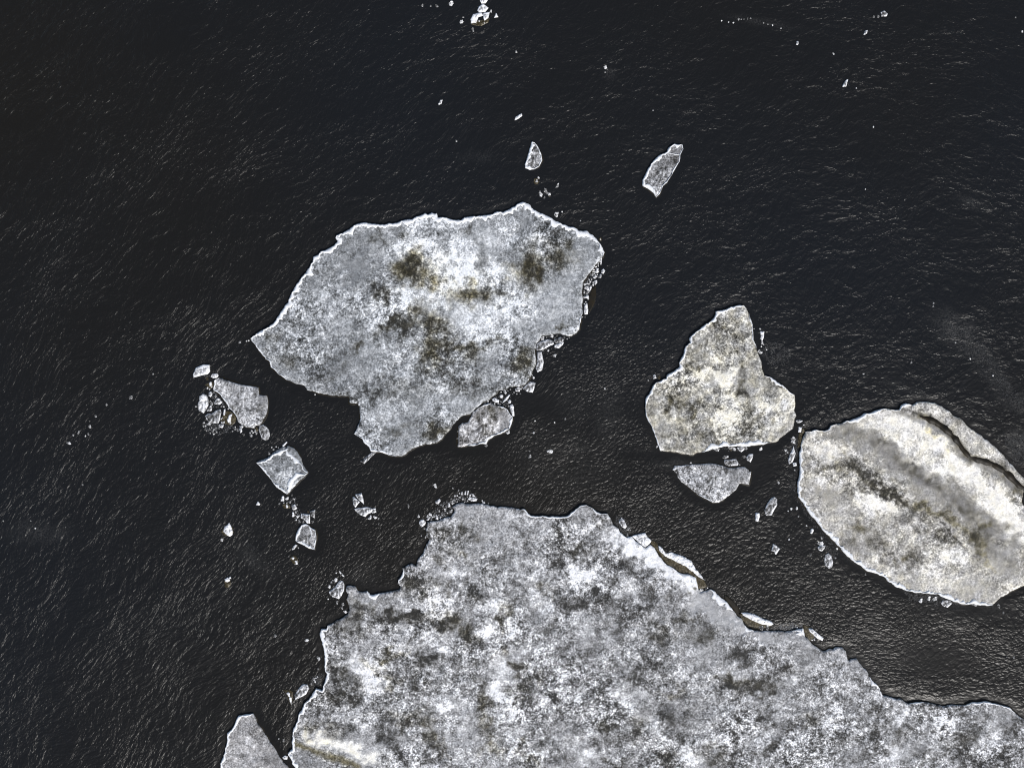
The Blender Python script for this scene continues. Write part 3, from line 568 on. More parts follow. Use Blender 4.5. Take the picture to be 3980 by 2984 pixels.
floe('long oval ice floe at the right edge, with brown ridges and a dark melt channel',
 '''K 255,520 270,460 290,400 340,395 380,385 450,395 490,385 510,345 560,335 620,325 660,300 720,290 770,270 800,245 860,240 900,215 960,200
 1000,195 1040,205 1110,215 1130,170 1170,150 1220,170 1270,145 1350,140 1420,150 1480,180 1530,210 1590,260 1640,275 1670,300 1700,345
 1760,385 1830,440 1900,490 1960,540 2010,590 2045,630 2100,690 2150,750 2200,800 2240,860 2230,900 2200,930 2180,1010 2211,1070 2300,1160
 2420,1330 2450,1500 L 2420,480 2330,560 2211,610 2100,665 2050,700 2000,715 1960,750 1930,785 1880,790 1800,785 1720,775 1650,775 1600,760
 1570,740 1520,730 1450,695 1380,685 1300,680 1250,675 1180,660 1120,640 1060,610 1010,575 970,535 900,510 830,480 780,450 720,410 660,360
 600,290 550,240 500,185 440,130 400,80 370,30 340,0 K 300,1070 270,1020 230,970 222,900 225,840 240,760 245,690 240,600''',
 rims=[('L 1930,785', 'K 255,520', 6.5), ('K 290,400', 'K 560,335', 1.6), ('K 620,325', 'K 1000,195', 5.5), ('K 1040,205', 'K 1220,170', 4.5)],
 mat=M_WARM, base=.38, gran=.45, dirt0=.28, sp=6.8, edge=(7, .05), blobs='''
K 540 570 170 44 5 .12 .1 -.4; 860 320 120 44 30 .08 .1; 1150 330 150 60 25 .2 .08 -.5; 1400 450 120 50 35 .16 .15 -.4; 1500 510 90 44 30 .22; 1600 640 190 60 40 .22 0 -.3; 1450 750 120 70 30 .22; 1900 900 170 60 35 .22; 2050 1080 150 80 40 .26 0 -.2; 2160 1260 80 54 30 .24
K 900 1010 110 60 0 .3; 1000 1080 90 50 20 .2; 1560 1470 100 50 0 .22; 900 1530 54 50 0 .2; 1750 760 160 40 30 .1 .1; 420 600 90 50 0 .1 0 -.3; 1120 480 100 30 30 .12; 1230 640 80 40 30 .14; 700 1030 50 60 0 .05; 1250 1280 90 50 30 .1; 1830 1200 80 30 30 .1 .2
K 1000 580 160 90 32 -.08 0 -.65; 1350 850 170 80 35 -.08 0 -.65; 1700 1040 150 70 35 -.08 0 -.6; 2000 1350 150 180 0 -.06 0 -.8; 600 400 130 40 -5 -.08 0 -.6; 450 950 170 54 10 -.02 0 -.6; 1230 730 110 50 35 -.07 0 -.5; 1550 960 110 50 35 -.06 0 -.5
K 930 830 120 34 36 -.27 .6; 1080 950 110 36 40 -.25 .5; 860 900 70 26 30 -.15 .2; 1340 1050 190 46 28 -.10 .8; 1500 1120 90 40 20 -.1 .7; 1790 1350 56 110 -20 -.2 .95; 1690 1290 54 44 0 -.14 .8; 1830 1250 54 44 0 -.1 .85; 1190 1530 84 60 0 -.2 .7; 770 1210 54 70 0 -.14 .6
K 430 730 54 44 0 -.15 .6; 540 700 110 22 25 -.12 .3; 700 680 90 50 30 -.12 .35; 690 960 70 50 0 -.15 .35; 900 1330 74 44 0 -.15 .25; 700 1390 110 44 30 -.13 .25; 980 1490 60 54 0 -.16 .3; 1430 430 80 34 35 -.09 .8; 1560 530 60 30 40 -.06 .7; 1260 590 36 18 10 -.22 .4; 1440 590 54 34 0 -.1 .2
K 1600 840 64 44 20 -.15; 1980 900 90 40 30 -.12 .15; 2150 930 70 26 30 -.1 .6; 2010 790 90 18 35 -.07 .7; 2010 1040 44 34 0 -.14; 1000 490 90 22 35 -.11; 1100 670 90 22 40 -.11; 1330 1190 150 40 35 -.11 .1; 1480 1300 130 40 35 -.13 .1; 800 770 90 34 30 -.15 .35
K 1620 1190 80 36 35 0 .5; 1900 1560 90 60 30 .03 .45; 600 620 90 24 10 -.06 .6; 1700 420 90 60 40 .03 0 .2; 1850 560 90 50 40 .04 0 .3; 1640 300 30 60 30 -.12; 1400 200 100 30 30 .08; 1250 210 90 18 15 -.16 .4; 2060 650 50 40 30 -.12 .3; 1350 230 90 14 25 -.1 .2
L 2100 600 90 40 -20 .06 .5; 1750 630 140 70 0 0 0 -.5; 1440 600 74 54 0 .16; 1240 430 40 36 0 -.1 .4; 1950 450 70 70 30 .06 .4; 1600 540 60 40 0 .1; 1400 470 60 60 0 .1; 1050 500 60 30 0 .1''',
 strokes=[('K 660,380 850,500 1080,640 1300,830 1500,950 1700,1060 1880,1230 2000,1400 2080,1600', 40, -.075, 0, -.45, 0, .7),
          ('K 880,320 1100,400 1280,520 1400,660 1560,740 1780,850 1950,990 2150,1230', 34, .12, 0, -.15, 0, .8),
          ('K 540,670 760,770 950,850 1100,970 1280,1050', 17, -.13, .6, 0, 0, .8), ('K 1280,1050 1450,1110 1560,1160 1740,1290 1830,1400 1900,1560', 22, -.08, .9, -.2, 0, .8),
          ('K 640,830 820,910 1000,1050 1180,1150', 15, -.1, .2, 0, 0, .8), ('K 780,930 950,1010 1060,1090', 22, .14, 0, -.1, 0, .8),
          ('K 1290,262 1430,315 1540,395 1610,470 1660,545 1720,612 1820,645 1920,680 2030,740 2100,810 2160,870 2205,888', 12, -.34, 1.0, -.8, .09, .10),
          ('K 1120,232 1250,285 1400,345 1500,415 1590,500 1640,600 1760,670 1900,730 2010,790 2090,870 2170,930', 9, -.13, .1, -.7, .04, .10),
          ('K 1130,196 1230,222 1310,250', 5, -.26, .3, -.3, .1, .1),
          ('K 880,915 980,965 1060,1020 1110,1070', 4, -.18, .2, 0, .05, .2),
          ('K 1430,1150 1500,1205 1560,1290 1640,1370 1690,1425', 4.5, -.34, .2, 0, .08, .12), ('K 1690,1425 1740,1500 1850,1620 L 1880,530 2000,620 2080,670', 2.4, -.2, .2, 0, .05, .12),
          ('K 1100,1170 1250,1240 1390,1330 1560,1360 1640,1380', 8, -.12, .1, -.1, 0, .3), ('K 470,500 540,525 640,495 720,490', 3, .15, 0, 0, -.03, .2)])

# water standing in the rift of the long oval floe
fl = [o for o in C.objects if o.get('label', '').startswith('long oval')][0]
pl = densify(path('K 1290,262 1430,315 1540,395 1610,470 1660,545 1720,612 1820,645 1920,680 2030,740 2100,810 2160,870 2215,895'), 4, 1.2, False, 2.2); V = []; F = []
for i, (x, y) in enumerate(pl):
    a = pl[max(0, i - 2)]; b = pl[min(len(pl) - 1, i + 2)]; d = math.dist(a, b); nx, ny = -(b[1] - a[1]) / d, (b[0] - a[0]) / d
    wd = 10.5 * min(1, (i + 1) / 12) * (1 + .8 * noise.noise(Vector((x / 30, y / 30, 3))))
    for q, z in ((-wd - 2, .14), (-wd, .27), (wd, .27), (wd + 2, .14)): V.append((wx(x + nx * q), wy(y + ny * q), z))
for i in range(len(pl) - 1):
    for j in range(3): F.append((i * 4 + j, i * 4 + j + 1, i * 4 + j + 5, i * 4 + j + 4))
mesh_obj('melt_channel', V, F, M_DEEP, fl, tuple(fl.location))

# ================================================================== MEDIUM FLOES
MG = 'medium ice floes'
floe('pale grey fan-shaped ice floe with a square notch, brash along its left side',
 '''G 505,435 590,395 640,395 690,425 800,460 900,490 1060,520 1260,555 1270,680 1330,685 1400,695 1420,770 1425,880 1410,980 1370,1070 1320,1150
 1280,1215 1215,1205 1190,1255 1150,1250 1050,1240 1000,1205 920,1150 905,1080 870,1020 820,950 765,915 740,860 680,780 620,690 560,640 490,590 510,520''',
 rims=[('G 920,1150', 'G 590,395', 3.0)], group=MG, mat=M_NEUT, base=.29, gran=.6, sp=4.5, step=3.5, amp=.9, h=.2, edge=(3, .05), blobs='''
G 1050 600 120 50 0 .12; 1100 680 100 40 -20 .15; 650 480 100 50 0 -.14; 960 590 40 26 0 -.2; 1050 640 50 24 0 -.16; 1240 680 20 20 0 -.2; 1200 900 50 60 0 -.14; 1280 980 60 40 0 -.14; 850 870 60 40 0 -.1 .2; 1350 900 50 60 0 -.08 .2; 1180 1110 14 14 0 -.2; 1100 1000 60 50 0 .05; 1250 740 20 20 0 -.18''')
floe('diamond-shaped grey ice floe framed by broad white ridges',
 '''H 550,268 580,245 650,225 700,185 760,130 830,100 870,110 885,85 940,105 985,155 1025,215 1045,290 1100,375 1060,420 1000,470 950,530 880,605
 820,570 760,530 710,450 660,400 620,355 580,300''',
 rims=[('line', 'H 552,270 600,250 650,243 690,212 740,170 790,145 840,128 885,118', 8, 1), ('line', 'H 868,118 890,160 925,185 970,215 1000,235 1035,280 1045,330 1098,378', 7.5, 1),
       ('line', 'H 1095,380 1030,412 960,455 940,480 930,530 880,595', 6.5, 1), ('H 880,605', 'H 552,270', 4.0)], group=MG, mat=M_BLUE, base=.21, gran=.5, sp=4.5, step=3.5, amp=1.5, h=.22, edge=(3, .06),
 blobs='H 830 400 80 60 0 .12; 900 500 60 60 -40 .1; 800 200 80 30 -20 -.05; 700 260 20 12 0 -.12; 850 225 10 10 0 -.15; 725 385 10 10 0 -.15; 860 280 20 20 0 -.1; 1000 250 30 60 20 .04')
floe('speckled grey ice floe tucked against the lower right side of the largest upper floe',
 '''D 640,1020 650,975 720,930 780,895 850,880 920,910 985,910 1030,950 1085,1030 1085,1060 1060,1120 1040,1155 960,1200 890,1220 830,1260 800,1310
 740,1310 660,1330 600,1325 540,1345 497,1340 500,1230 505,1130 540,1090 600,1080''',
 rims=[('D 920,910', 'D 600,1325', 3.6), ('D 700,940', 'D 850,880', 2.5)], group=MG, mat=M_WARM, base=.29, gran=.8, sp=5, step=3.5, amp=1.6, h=.2, edge=(4, .08), blobs='''
D 830 960 70 60 20 -.24 .4; 790 1030 10 10 0 -.2 .5; 800 1070 10 10 0 -.2 .4; 835 1090 8 8 0 -.25 .4; 740 1040 40 40 0 -.1; 810 1170 60 40 0 -.12 .2; 640 1160 40 30 0 -.12; 580 1230 60 40 0 .08; 900 1110 60 70 0 .14; 680 1060 30 40 0 .1; 730 1250 80 30 0 .08; 1000 1040 50 40 0 .1; 900 1010 20 20 0 -.15''')
floe('speckled wedge of grey ice floating below the blunt triangular floe',
 '''J 590,345 610,305 700,300 800,290 900,285 980,275 1060,285 1140,305 1190,325 1260,325 1310,315 1360,310 1400,340 1410,365 1432,365 1425,430
 1410,505 1350,495 1310,495 1270,560 1200,620 1130,670 1085,692 1020,698 960,660 900,630 860,615 800,560 740,510 680,470 650,430 635,385''',
 rims=[('J 1020,698', 'J 860,615', 2.0)], group=MG, mat=M_NEUT, base=.29, gran=.9, sp=5, step=3.5, amp=1.3, h=.18, edge=(3, .08), blobs='''
J 730 330 100 40 0 -.12; 990 400 24 24 0 -.22 .5; 860 460 14 14 0 -.2; 920 510 60 30 0 -.15; 800 440 30 30 0 -.12; 1000 460 30 16 0 -.15 .3; 1340 470 40 20 0 -.15; 1100 440 120 60 0 .05 0 -.3; 1120 510 14 14 0 .3; 1160 570 50 24 0 .12; 690 400 40 40 0 .08; 1150 320 60 14 0 -.12; 1100 660 14 10 0 -.2; 1000 300 30 20 0 -.1''')
floe('grey ice floe with a white left edge, cut off by the bottom of the frame',
 '''O 165,1700 165,1600 195,1530 215,1440 235,1350 235,1280 280,1240 310,1190 335,1130 355,1095 420,1080 510,1070 530,1100 548,1130 550,1165 600,1230
 650,1310 700,1390 750,1450 790,1530 830,1590 880,1630 920,1700 950,1850 880,2050 700,2150 450,2120 250,2000 170,1860''',
 rims=[('O 165,1700', 'O 515,1075', 4.4)], group=MG, mat=M_WARM, base=.30, gran=.35, sp=6, step=4, amp=1.4, h=.22, edge=(4, .03), blobs='O 390 1450 50 50 0 .1; 470 1520 40 40 0 .12; 370 1510 40 20 0 -.1; 400 1540 30 14 0 -.12; 560 1340 80 50 0 -.05; 470 1150 60 40 0 -.04; 700 1560 90 60 0 -.05; 540 1250 60 30 0 -.06')
floe('small bottle-shaped grey ice floe alone in open water, upper right of the largest floe',
 '''E 1880,1035 1935,1042 1942,1070 1925,1110 1915,1160 1880,1220 1850,1270 1825,1310 1800,1330 1775,1390 1752,1415 1730,1385 1700,1355 1655,1330
 1655,1290 1690,1220 1730,1155 1780,1110 1825,1095 1840,1060''',
 rims=[('E 1752,1415', 'E 1942,1070', 5.2), ('E 1942,1070', 'E 1752,1415', 2.2), ('line', 'E 1830,1100 1870,1110 1922,1108', 2.6, 1)], group=MG, mat=M_NEUT, base=.23, gran=.7, sp=4, step=3.5, amp=1.5, h=.2, edge=(3.5, .14),
 blobs='E 1780 1200 40 30 0 -.1; 1850 1150 30 24 0 -.12; 1890 1080 20 14 0 -.12; 1760 1250 30 24 0 .05; 1810 1240 12 22 0 -.14; 1720 1290 24 10 0 -.1; 1760 1370 20 30 0 .1')
floe('small teardrop ice floe with a white left edge, above the peak of the largest floe',
 'E 860,1020 880,1025 905,1060 925,1095 933,1150 915,1190 880,1212 850,1218 815,1205 812,1180 830,1120 845,1070',
 rims=[('E 880,1212', 'E 880,1025', 5.5), ('E 880,1025', 'E 880,1212', 2.4)], group=MG, mat=M_NEUT, base=.26, gran=.7, sp=3.8, step=3, amp=1.3, h=.2, edge=(3, .14), blobs='E 875 1065 14 30 0 -.2; 880 1110 30 20 0 .06; 870 1180 24 14 0 -.1')
floe('small shield-shaped ice floe with broad white edges, below the diamond-shaped floe',
 'H 1030,940 1070,925 1110,945 1140,970 1175,990 1185,1060 1182,1130 1170,1200 1110,1190 1060,1155 1000,1130 968,1100 970,1040 990,990',
 rims=[('H 1170,1200', 'H 1110,945', 5.0), ('H 1110,945', 'H 1170,1200', 2.0), ('line', 'H 1110,950 1140,1000 1140,1060 1120,1080', 3, 1)], group=MG, mat=M_NEUT, base=.23, gran=.7, sp=3.8, step=3, amp=1.1, h=.2, edge=(3, .12), blobs='H 1060 1030 40 40 0 -.05; 1130 1100 30 24 0 .05')

# ================================================================== CHUNKS (hand-shaped smaller pieces)
g1 = 'loose chunks round the fan-shaped floe'
chunk('brilliant white lump with a dark hollow, at the upper left of the fan-shaped floe', 'w', 'G 145,380 140,330 190,215 255,190 320,160 420,165 430,280 380,330 290,345 200,370', g1, edge=(8, .1), h=.25)
chunk('small white lens of ice just below the brilliant white hollow lump', 'w', 'G 440,370 470,320 555,315 575,350 550,390 480,395', g1)
chunk('tall oval chunk of streaky white ice, leftmost beside the fan-shaped floe', 'w', 'G 240,780 250,700 310,650 380,700 395,780 400,860 360,940 315,995 240,960 215,870', g1, edge=(5, -.15), h=.2)
chunk('dark grey chunk with a white crescent edge, below the tall oval streaky chunk', 'd', 'G 345,1040 390,1005 450,1010 520,960 600,930 620,980 600,1050 600,1100 570,1165 420,1160 370,1110', g1, edge=(2.6, .5))
chunk('olive waterlogged chunk with a white cap at the upper left point of the fan-shaped floe', 'o', 'G 330,510 400,480 440,450 490,460 485,530 440,575 385,550', g1, caps=['G 410,485 440,455 460,470 455,520 425,530'])
chunk('large olive-brown waterlogged chunk with white caps, pressed to the lower left of the fan-shaped floe', 'o', 'G 600,1110 690,960 740,950 850,1010 880,1080 860,1160 800,1210 700,1190 620,1150', g1,
      caps=['G 665,930 690,920 690,1030 650,1040', 'G 720,1110 760,1030 810,1010 790,1060 780,1130 740,1160', 'G 605,1090 660,1060 620,1110', 'G 615,1155 635,1140 645,1165 630,1172'])
chunk('small blue-grey chunk with white edges between the oval chunk and the fan-shaped floe', 'g', 'G 405,640 440,625 470,660 440,715 410,700', g1)
chunk('wedge-shaped chunk with a bright white top, midway down the left edge of the fan-shaped floe', 'g', 'G 500,830 540,740 580,740 640,810 600,845 530,845', g1, caps=['G 545,790 555,760 590,770 620,810 590,825'], h=.1)
chunk('grey chunk between the tall oval chunk and the dark crescent-edged chunk', 'd', 'G 370,960 400,900 450,855 460,900 455,950 420,960', g1)
chunk('dull olive-grey slip of ice near the upper left edge of the fan-shaped floe', 'd', 'G 475,700 530,670 550,700 520,735', g1, edge=(2, .1))
chunk('small leaf-shaped white chunk below the big olive-brown chunk', 'g', 'G 590,1190 670,1190 640,1245 580,1235', g1)
chunk('narrow pale sliver at the lower tip of the fan-shaped floe', 'g', 'G 935,1250 975,1260 980,1310 955,1335 935,1290', g1)
chunk('small rounded pale chunk touching the bottom left edge of the fan-shaped floe', 'g', 'G 935,1215 975,1200 1005,1225 980,1250 940,1240', g1)
chunk('olive-grey crumbled chunk in the notch at the bottom of the fan-shaped floe', 'o', 'G 1170,1290 1230,1230 1260,1270 1240,1310', g1, caps=['G 1180,1285 1215,1280 1220,1300 1190,1300'])
chunk('oval grey chunk with a white right edge, at the bottom tip of the fan-shaped floe', 'd', 'G 1270,1290 1275,1220 1340,1190 1390,1230 1440,1290 1455,1380 1430,1440 1395,1465 1320,1430 1290,1350', g1, edge=(3.2, .4))

g2 = 'chunks in the bay between the upper and lower floes'
chunk('small rectangular slip of ice at the bottom tip of the largest upper floe', 'g', 'C 1380,1500 1510,1400 1555,1400 1430,1525', g2, edge=(2, .12))
chunk('pale triangular chip, left one of the split pair in the dark bay', 'g', 'H 1580,635 1600,640 1655,690 1605,750 1585,710', g2)
chunk('pale blade-shaped chip, right one of the split pair in the dark bay', 'g', 'H 1605,610 1675,595 1700,715 1650,670 1615,630', g2)
chunk('fish-shaped grey chunk just below the split pair of chips in the dark bay', 'g', 'H 1595,765 1640,755 1730,745 1790,765 1785,800 1740,820 1715,850 1650,825 1610,790', g2)
chunk('small square chip at the right tail of the fish-shaped chunk', 'g', 'H 1790,765 1825,760 1830,800 1790,812', g2)
chunk('small pale triangle below the tail of the fish-shaped chunk', 'g', 'H 1735,870 1775,830 1780,860 1765,880', g2)

g3 = 'chunks trailing below the diamond-shaped floe'
chunk('thin white strip of ice at the top corner of the diamond-shaped floe', 'w', 'H 820,85 870,40 878,55 835,95', g3)
chunk('upright bright white chip just under the lowest point of the diamond-shaped floe', 'w', 'H 805,680 820,625 840,630 840,680', g3)
chunk('olive waterlogged chunk with a pale top, below the lowest point of the diamond-shaped floe', 'o', 'H 820,720 860,700 890,710 915,750 880,765 835,755', g3, caps=['H 855,730 870,715 890,745 870,755'])
chunk('rounded pale chunk between the olive chunk and the small shield-shaped floe', 'g', 'H 925,730 955,715 980,760 960,775 930,765', g3)
chunk('square grey chunk with white edges directly above the small shield-shaped floe', 'g', 'H 1025,815 1120,825 1120,920 1090,915 1060,880 1020,860', g3)
chunk('dull grey wedge right of the square white-edged chunk', 'd', 'H 1120,790 1175,775 1170,865 1140,850', g3, edge=(2, .12))
chunk('slim bright white chip standing left of the square white-edged chunk', 'w', 'H 930,800 945,805 950,845 930,850', g3)
chunk('thin white splinter at the lower left of the small shield-shaped floe', 'g', 'H 925,1205 940,1165 965,1145 985,1155 950,1200', g3)
chunk('olive waterlogged lump with two white caps below the small shield-shaped floe', 'o', 'H 905,1290 940,1260 975,1280 1000,1330 985,1365 950,1360 920,1325', g3, caps=['H 922,1290 935,1282 950,1292 940,1310', 'H 955,1320 985,1325 990,1360 945,1362 965,1345'])
chunk('white lump with an olive underwater skirt, alone at the left below the fan-shaped floe', 'o', 'H 160,1010 200,955 290,960 297,1020 262,1062 190,1045', g3, caps=['H 190,1010 195,960 225,940 250,915 270,950 290,1000 285,1040 260,1060 220,1040'])
chunk('olive lump with a cluster of white caps, lowest of the lone lumps at the left', 'o', 'H 200,1540 225,1510 262,1520 268,1580 245,1612 205,1605', g3, caps=['H 205,1520 235,1500 250,1515 262,1535 235,1550 210,1545', 'H 250,1495 268,1492 270,1510 255,1514'])
chunk('small white triangle on dark water left of the chunks below the diamond-shaped floe', 'w', 'H 540,722 560,685 585,715 575,725', g3)

g4 = 'chunks along the left edge of the huge bottom floe'
chunk('heart-shaped white chunk with a thick snowy side, left of the huge bottom floe', 'g', 'Q 355,410 420,360 465,295 500,295 520,340 515,400 490,450 465,485 400,465 365,435', g4,
      caps=['Q 358,412 420,360 465,297 500,296 512,330 470,335 430,375 395,410 372,432'], h=.16)
chunk('oval streaky white chunk beside the lower left edge of the huge bottom floe', 'g', 'O 955,870 1000,800 1040,760 1090,760 1110,800 1080,860 1010,900 965,920', g4, edge=(4, .35))
chunk('white peaked lump with a brown skirt, left of the oval streaky chunk', 'o', 'O 820,810 900,815 940,840 925,960 910,970 885,910 860,850', g4, caps=['O 865,850 885,838 905,855 900,890 880,880', 'O 895,895 920,900 922,970 905,940'])
chunk('white crumbled lump in the gap between the bottom left floe and the huge bottom floe', 'w', 'O 825,1540 850,1520 880,1530 875,1560 840,1560', g4)

g5 = 'chunks in the broken strip below the largest upper floe'
chunk('oblong grey chunk with a white lower edge, in the bay of the largest floe', 'g', 'D 1340,300 1345,240 1390,210 1480,185 1525,215 1530,240 1470,265 1400,305 1350,310', g5)
chunk('dull grey chunk joined to the right end of the oblong chunk', 'd', 'D 1525,195 1600,165 1640,190 1620,215 1545,235 1532,215', g5, edge=(2, .15))
chunk('bright white tongue of ice right of the oblong grey chunk', 'w', 'D 1535,250 1580,235 1635,220 1620,250 1580,285 1535,275', g5)
chunk('tall narrow white-flecked chunk hugging the lower right edge of the largest floe', 'g', 'D 1350,330 1395,320 1405,370 1415,440 1400,520 1350,545 1332,500 1352,430', g5, edge=(4, .35))
chunk('rounded grey plate of ice with a thin white edge, below the tall narrow chunk', 'g', 'D 1205,700 1270,645 1325,655 1320,700 1300,760 1240,750 1200,725', g5, edge=(2, .3))
chunk('small oval chunk with white edges left of the rounded grey plate', 'g', 'D 1110,720 1150,700 1170,715 1160,750 1110,750', g5)
chunk('cream-coloured pointed splinter above the speckled tucked-in floe', 'w', 'D 1060,780 1000,825 965,880 1020,845', g5)
chunk('crumbly white chunk between the pointed splinter and the largest floe', 'w', 'D 865,830 890,815 940,840 935,870 900,865 870,850', g5)
chunk('small round white chunk at the left end of the pointed splinter', 'w', 'D 945,790 970,780 985,800 970,820 945,815', g5)
chunk('small grey chip with pale edges above the pointed splinter', 'g', 'D 985,745 1010,740 1025,765 1005,780', g5)
chunk('small white nub right of the pointed splinter', 'w', 'D 1035,850 1055,835 1070,855 1060,875 1040,875', g5)
chunk('long streaky white chunk along the right side of the speckled tucked-in floe', 'w', 'D 1050,900 1080,885 1095,910 1105,1010 1085,1015 1060,960', g5, edge=(3, -.1))
chunk('pale chip under the lower right corner of the speckled tucked-in floe', 'g', 'D 1010,1190 1050,1165 1055,1195 1030,1210', g5)

g6 = 'chunks broken off the right side of the largest upper floe'
for lab, pl, ty in (('rounded pale plate, outermost chunk off the right side of the largest floe', 'B 2035,970 2060,950 2078,975 2060,1005 2040,1000', 'w'),
    ('squarish pale plate directly below the outermost rounded plate', 'B 2005,1030 2025,1008 2045,1020 2030,1050 2005,1050', 'g'),
    ('three-lobed white chunk right of the densest brash beside the largest floe', 'B 1960,1085 1990,1075 1995,1100 1970,1130', 'w'),
    ('elongated white chunk at the top of the densest brash beside the largest floe', 'B 1985,950 2010,950 1995,1000 1970,990', 'w'),
    ('flat white slip in the middle of the brash beside the largest floe', 'B 1945,1040 1980,1025 1995,1040 1950,1055', 'w'),
    ('white wedge touching the right edge of the largest floe, low in the brash', 'B 1870,1140 1895,1135 1905,1170 1895,1190 1870,1165', 'w'),
    ('upright white sliver right of the white wedge in the brash by the largest floe', 'B 1910,1150 1930,1140 1925,1175 1905,1205', 'w'),
    ('broad white block below the brash at the right side of the largest floe', 'B 1845,1250 1900,1235 1895,1270 1845,1270', 'w'),
    ('tall brilliant white heap, lowest of the chunks off the right side of the largest floe', 'B 1860,1335 1885,1320 1895,1400 1890,1440 1855,1445 1850,1400', 'w'),
    ('white chunk highest up in the gap at the right tip of the largest floe', 'B 2020,860 2045,830 2040,890 2015,880', 'w')):
    chunk(lab, ty, pl, g6, edge=(2, .1))
chunk('long brown waterlogged ledge beside the lower right edge of the largest floe', 'p', 'B 1930,1180 1975,1120 1985,1250 1955,1350 1900,1450 1890,1320 1910,1230', g6)

g7 = 'chunks at the top edge of the frame'
chunk('white chunk cut by the top edge of the frame', 'w', 'E 492,-20 548,-20 545,5 530,25 500,28 490,10', g7)
chunk('crumbly white block, second down in the stack at the top of the frame', 'w', 'E 470,80 480,50 510,30 550,60 530,85 490,90', g7)
chunk('white L-shaped chunk with an olive foot, in the stack at the top', 'o', 'E 425,175 440,165 480,150 560,130 545,165 500,188 450,186', g7, caps=['E 440,105 500,90 510,115 480,125 460,165 425,170 422,140'])
chunk('white shield-shaped chunk, right one in the stack at the top of the frame', 'w', 'E 515,95 560,88 548,130 522,152 512,130', g7)
chunk('small white triangle standing right of the stack at the top of the frame', 'w', 'E 605,95 620,125 590,130', g7)
chunk('small oblong white chunk in open water above the teardrop floe', 'w', 'E 738,862 745,840 790,812 792,830 765,850', g7)
chunk('small grey oblong chunk in open water above the left part of the largest floe', 'g', 'E 190,748 205,720 222,718 212,745 198,752', g7)

g8 = 'loose pieces in the open water at the upper right'
chunk('grey piece with a white middle, highest of the loose pieces at the upper right', 'd', 'F 1185,90 1210,78 1235,100 1225,118 1190,120', g8, caps=['F 1198,102 1212,88 1222,104 1206,112'], h=.1)
chunk('small tilted white piece left below the highest grey piece at the upper right', 'g', 'F 1060,250 1070,225 1088,220 1085,240 1070,252', g8)
chunk('curved pale piece, lowest of the loose pieces at the upper right', 'g', 'F 910,622 920,595 940,572 950,572 942,595 935,620', g8)
chunk('small two-lobed white piece left of the other pieces at the upper right', 'g', 'F 578,322 580,302 592,295 598,310 590,326', g8)

g9 = 'chunks round the blunt triangular floe'
chunk('small pale triangle off the left side of the blunt triangular floe', 'g', 'I 385,990 400,982 418,1020 385,1030', g9)
chunk('tall crumbly white chunk off the right side of the blunt triangular floe', 'w', 'I 1530,520 1575,520 1575,570 1555,620 1535,600 1540,560', g9)
chunk('flat pale chip right of the lower right corner of the blunt triangular floe', 'g', 'I 1915,1475 1960,1470 1990,1480 1960,1500 1930,1498', g9)
chunk('amber waterlogged block with a white corner in the gap before the long oval floe', 'o', 'K 240,365 305,372 300,400 270,420 255,480 242,530 222,540 232,450', g9, caps=['K 230,405 235,360 262,362 258,390 268,408'])
chunk('pale pointed spearhead of ice beside the left end of the long oval floe', 'g', 'J 1845,200 1890,90 1910,170 1900,215 1880,260 1840,290 1835,240', g9)
chunk('small bluish white chunk below the pale spearhead of ice', 'b', 'J 1880,270 1920,270 1925,300 1890,310', g9)
chunk('snow-topped dark chunk resting on the upper edge of the speckled wedge floe', 'd', 'J 1145,265 1150,240 1200,240 1275,232 1300,280 1290,300 1200,305 1160,290', g9, caps=['J 1148,258 1150,240 1200,240 1275,232 1283,262 1200,250'], h=.1)
chunk('egg-shaped pale chunk below the white edge of the blunt triangular floe', 'g', 'J 1385,210 1410,180 1455,175 1450,215 1430,265 1390,245', g9)
chunk('triangular pale chunk touching the white lower edge of the blunt triangular floe', 'g', 'J 1280,105 1360,98 1365,130 1330,155 1300,140', g9)
chunk('oval grey chunk ringed in white, between the speckled wedge floe and the long oval floe', 'd', 'J 1595,830 1580,780 1610,700 1650,650 1680,635 1710,660 1712,720 1680,780 1655,830 1620,838', g9, edge=(5, .42))
chunk('small upright white block left of the oval chunk ringed in white', 'w', 'J 1480,830 1485,805 1520,810 1528,850 1510,900 1482,895', g9)
chunk('kite-shaped pale chunk alone in the glittering channel', 'g', 'J 1670,1140 1750,1190 1700,1255 1680,1220 1655,1215', g9)
chunk('small white chunk off the lower left edge of the long oval floe, above its neighbours', 'w', 'K 335,1290 342,1250 360,1248 368,1265 350,1295', g9)
chunk('crumbly pale chunk under a cluster of crumbs, lower left of the long oval floe', 'g', 'L 402,285 430,268 468,268 460,295 435,318 412,308', g9)
chunk('egg-shaped grey chunk with a thin white edge, lower left of the long oval floe', 'g', 'L 470,350 495,335 520,360 535,410 525,462 500,468 465,440 460,400', g9, edge=(2.2, .2))
chunk('pale oval chunk in the slush below the underside of the long oval floe', 'g', 'L 1480,770 1500,748 1560,750 1580,775 1540,812 1500,800', g9, edge=(2, .2))

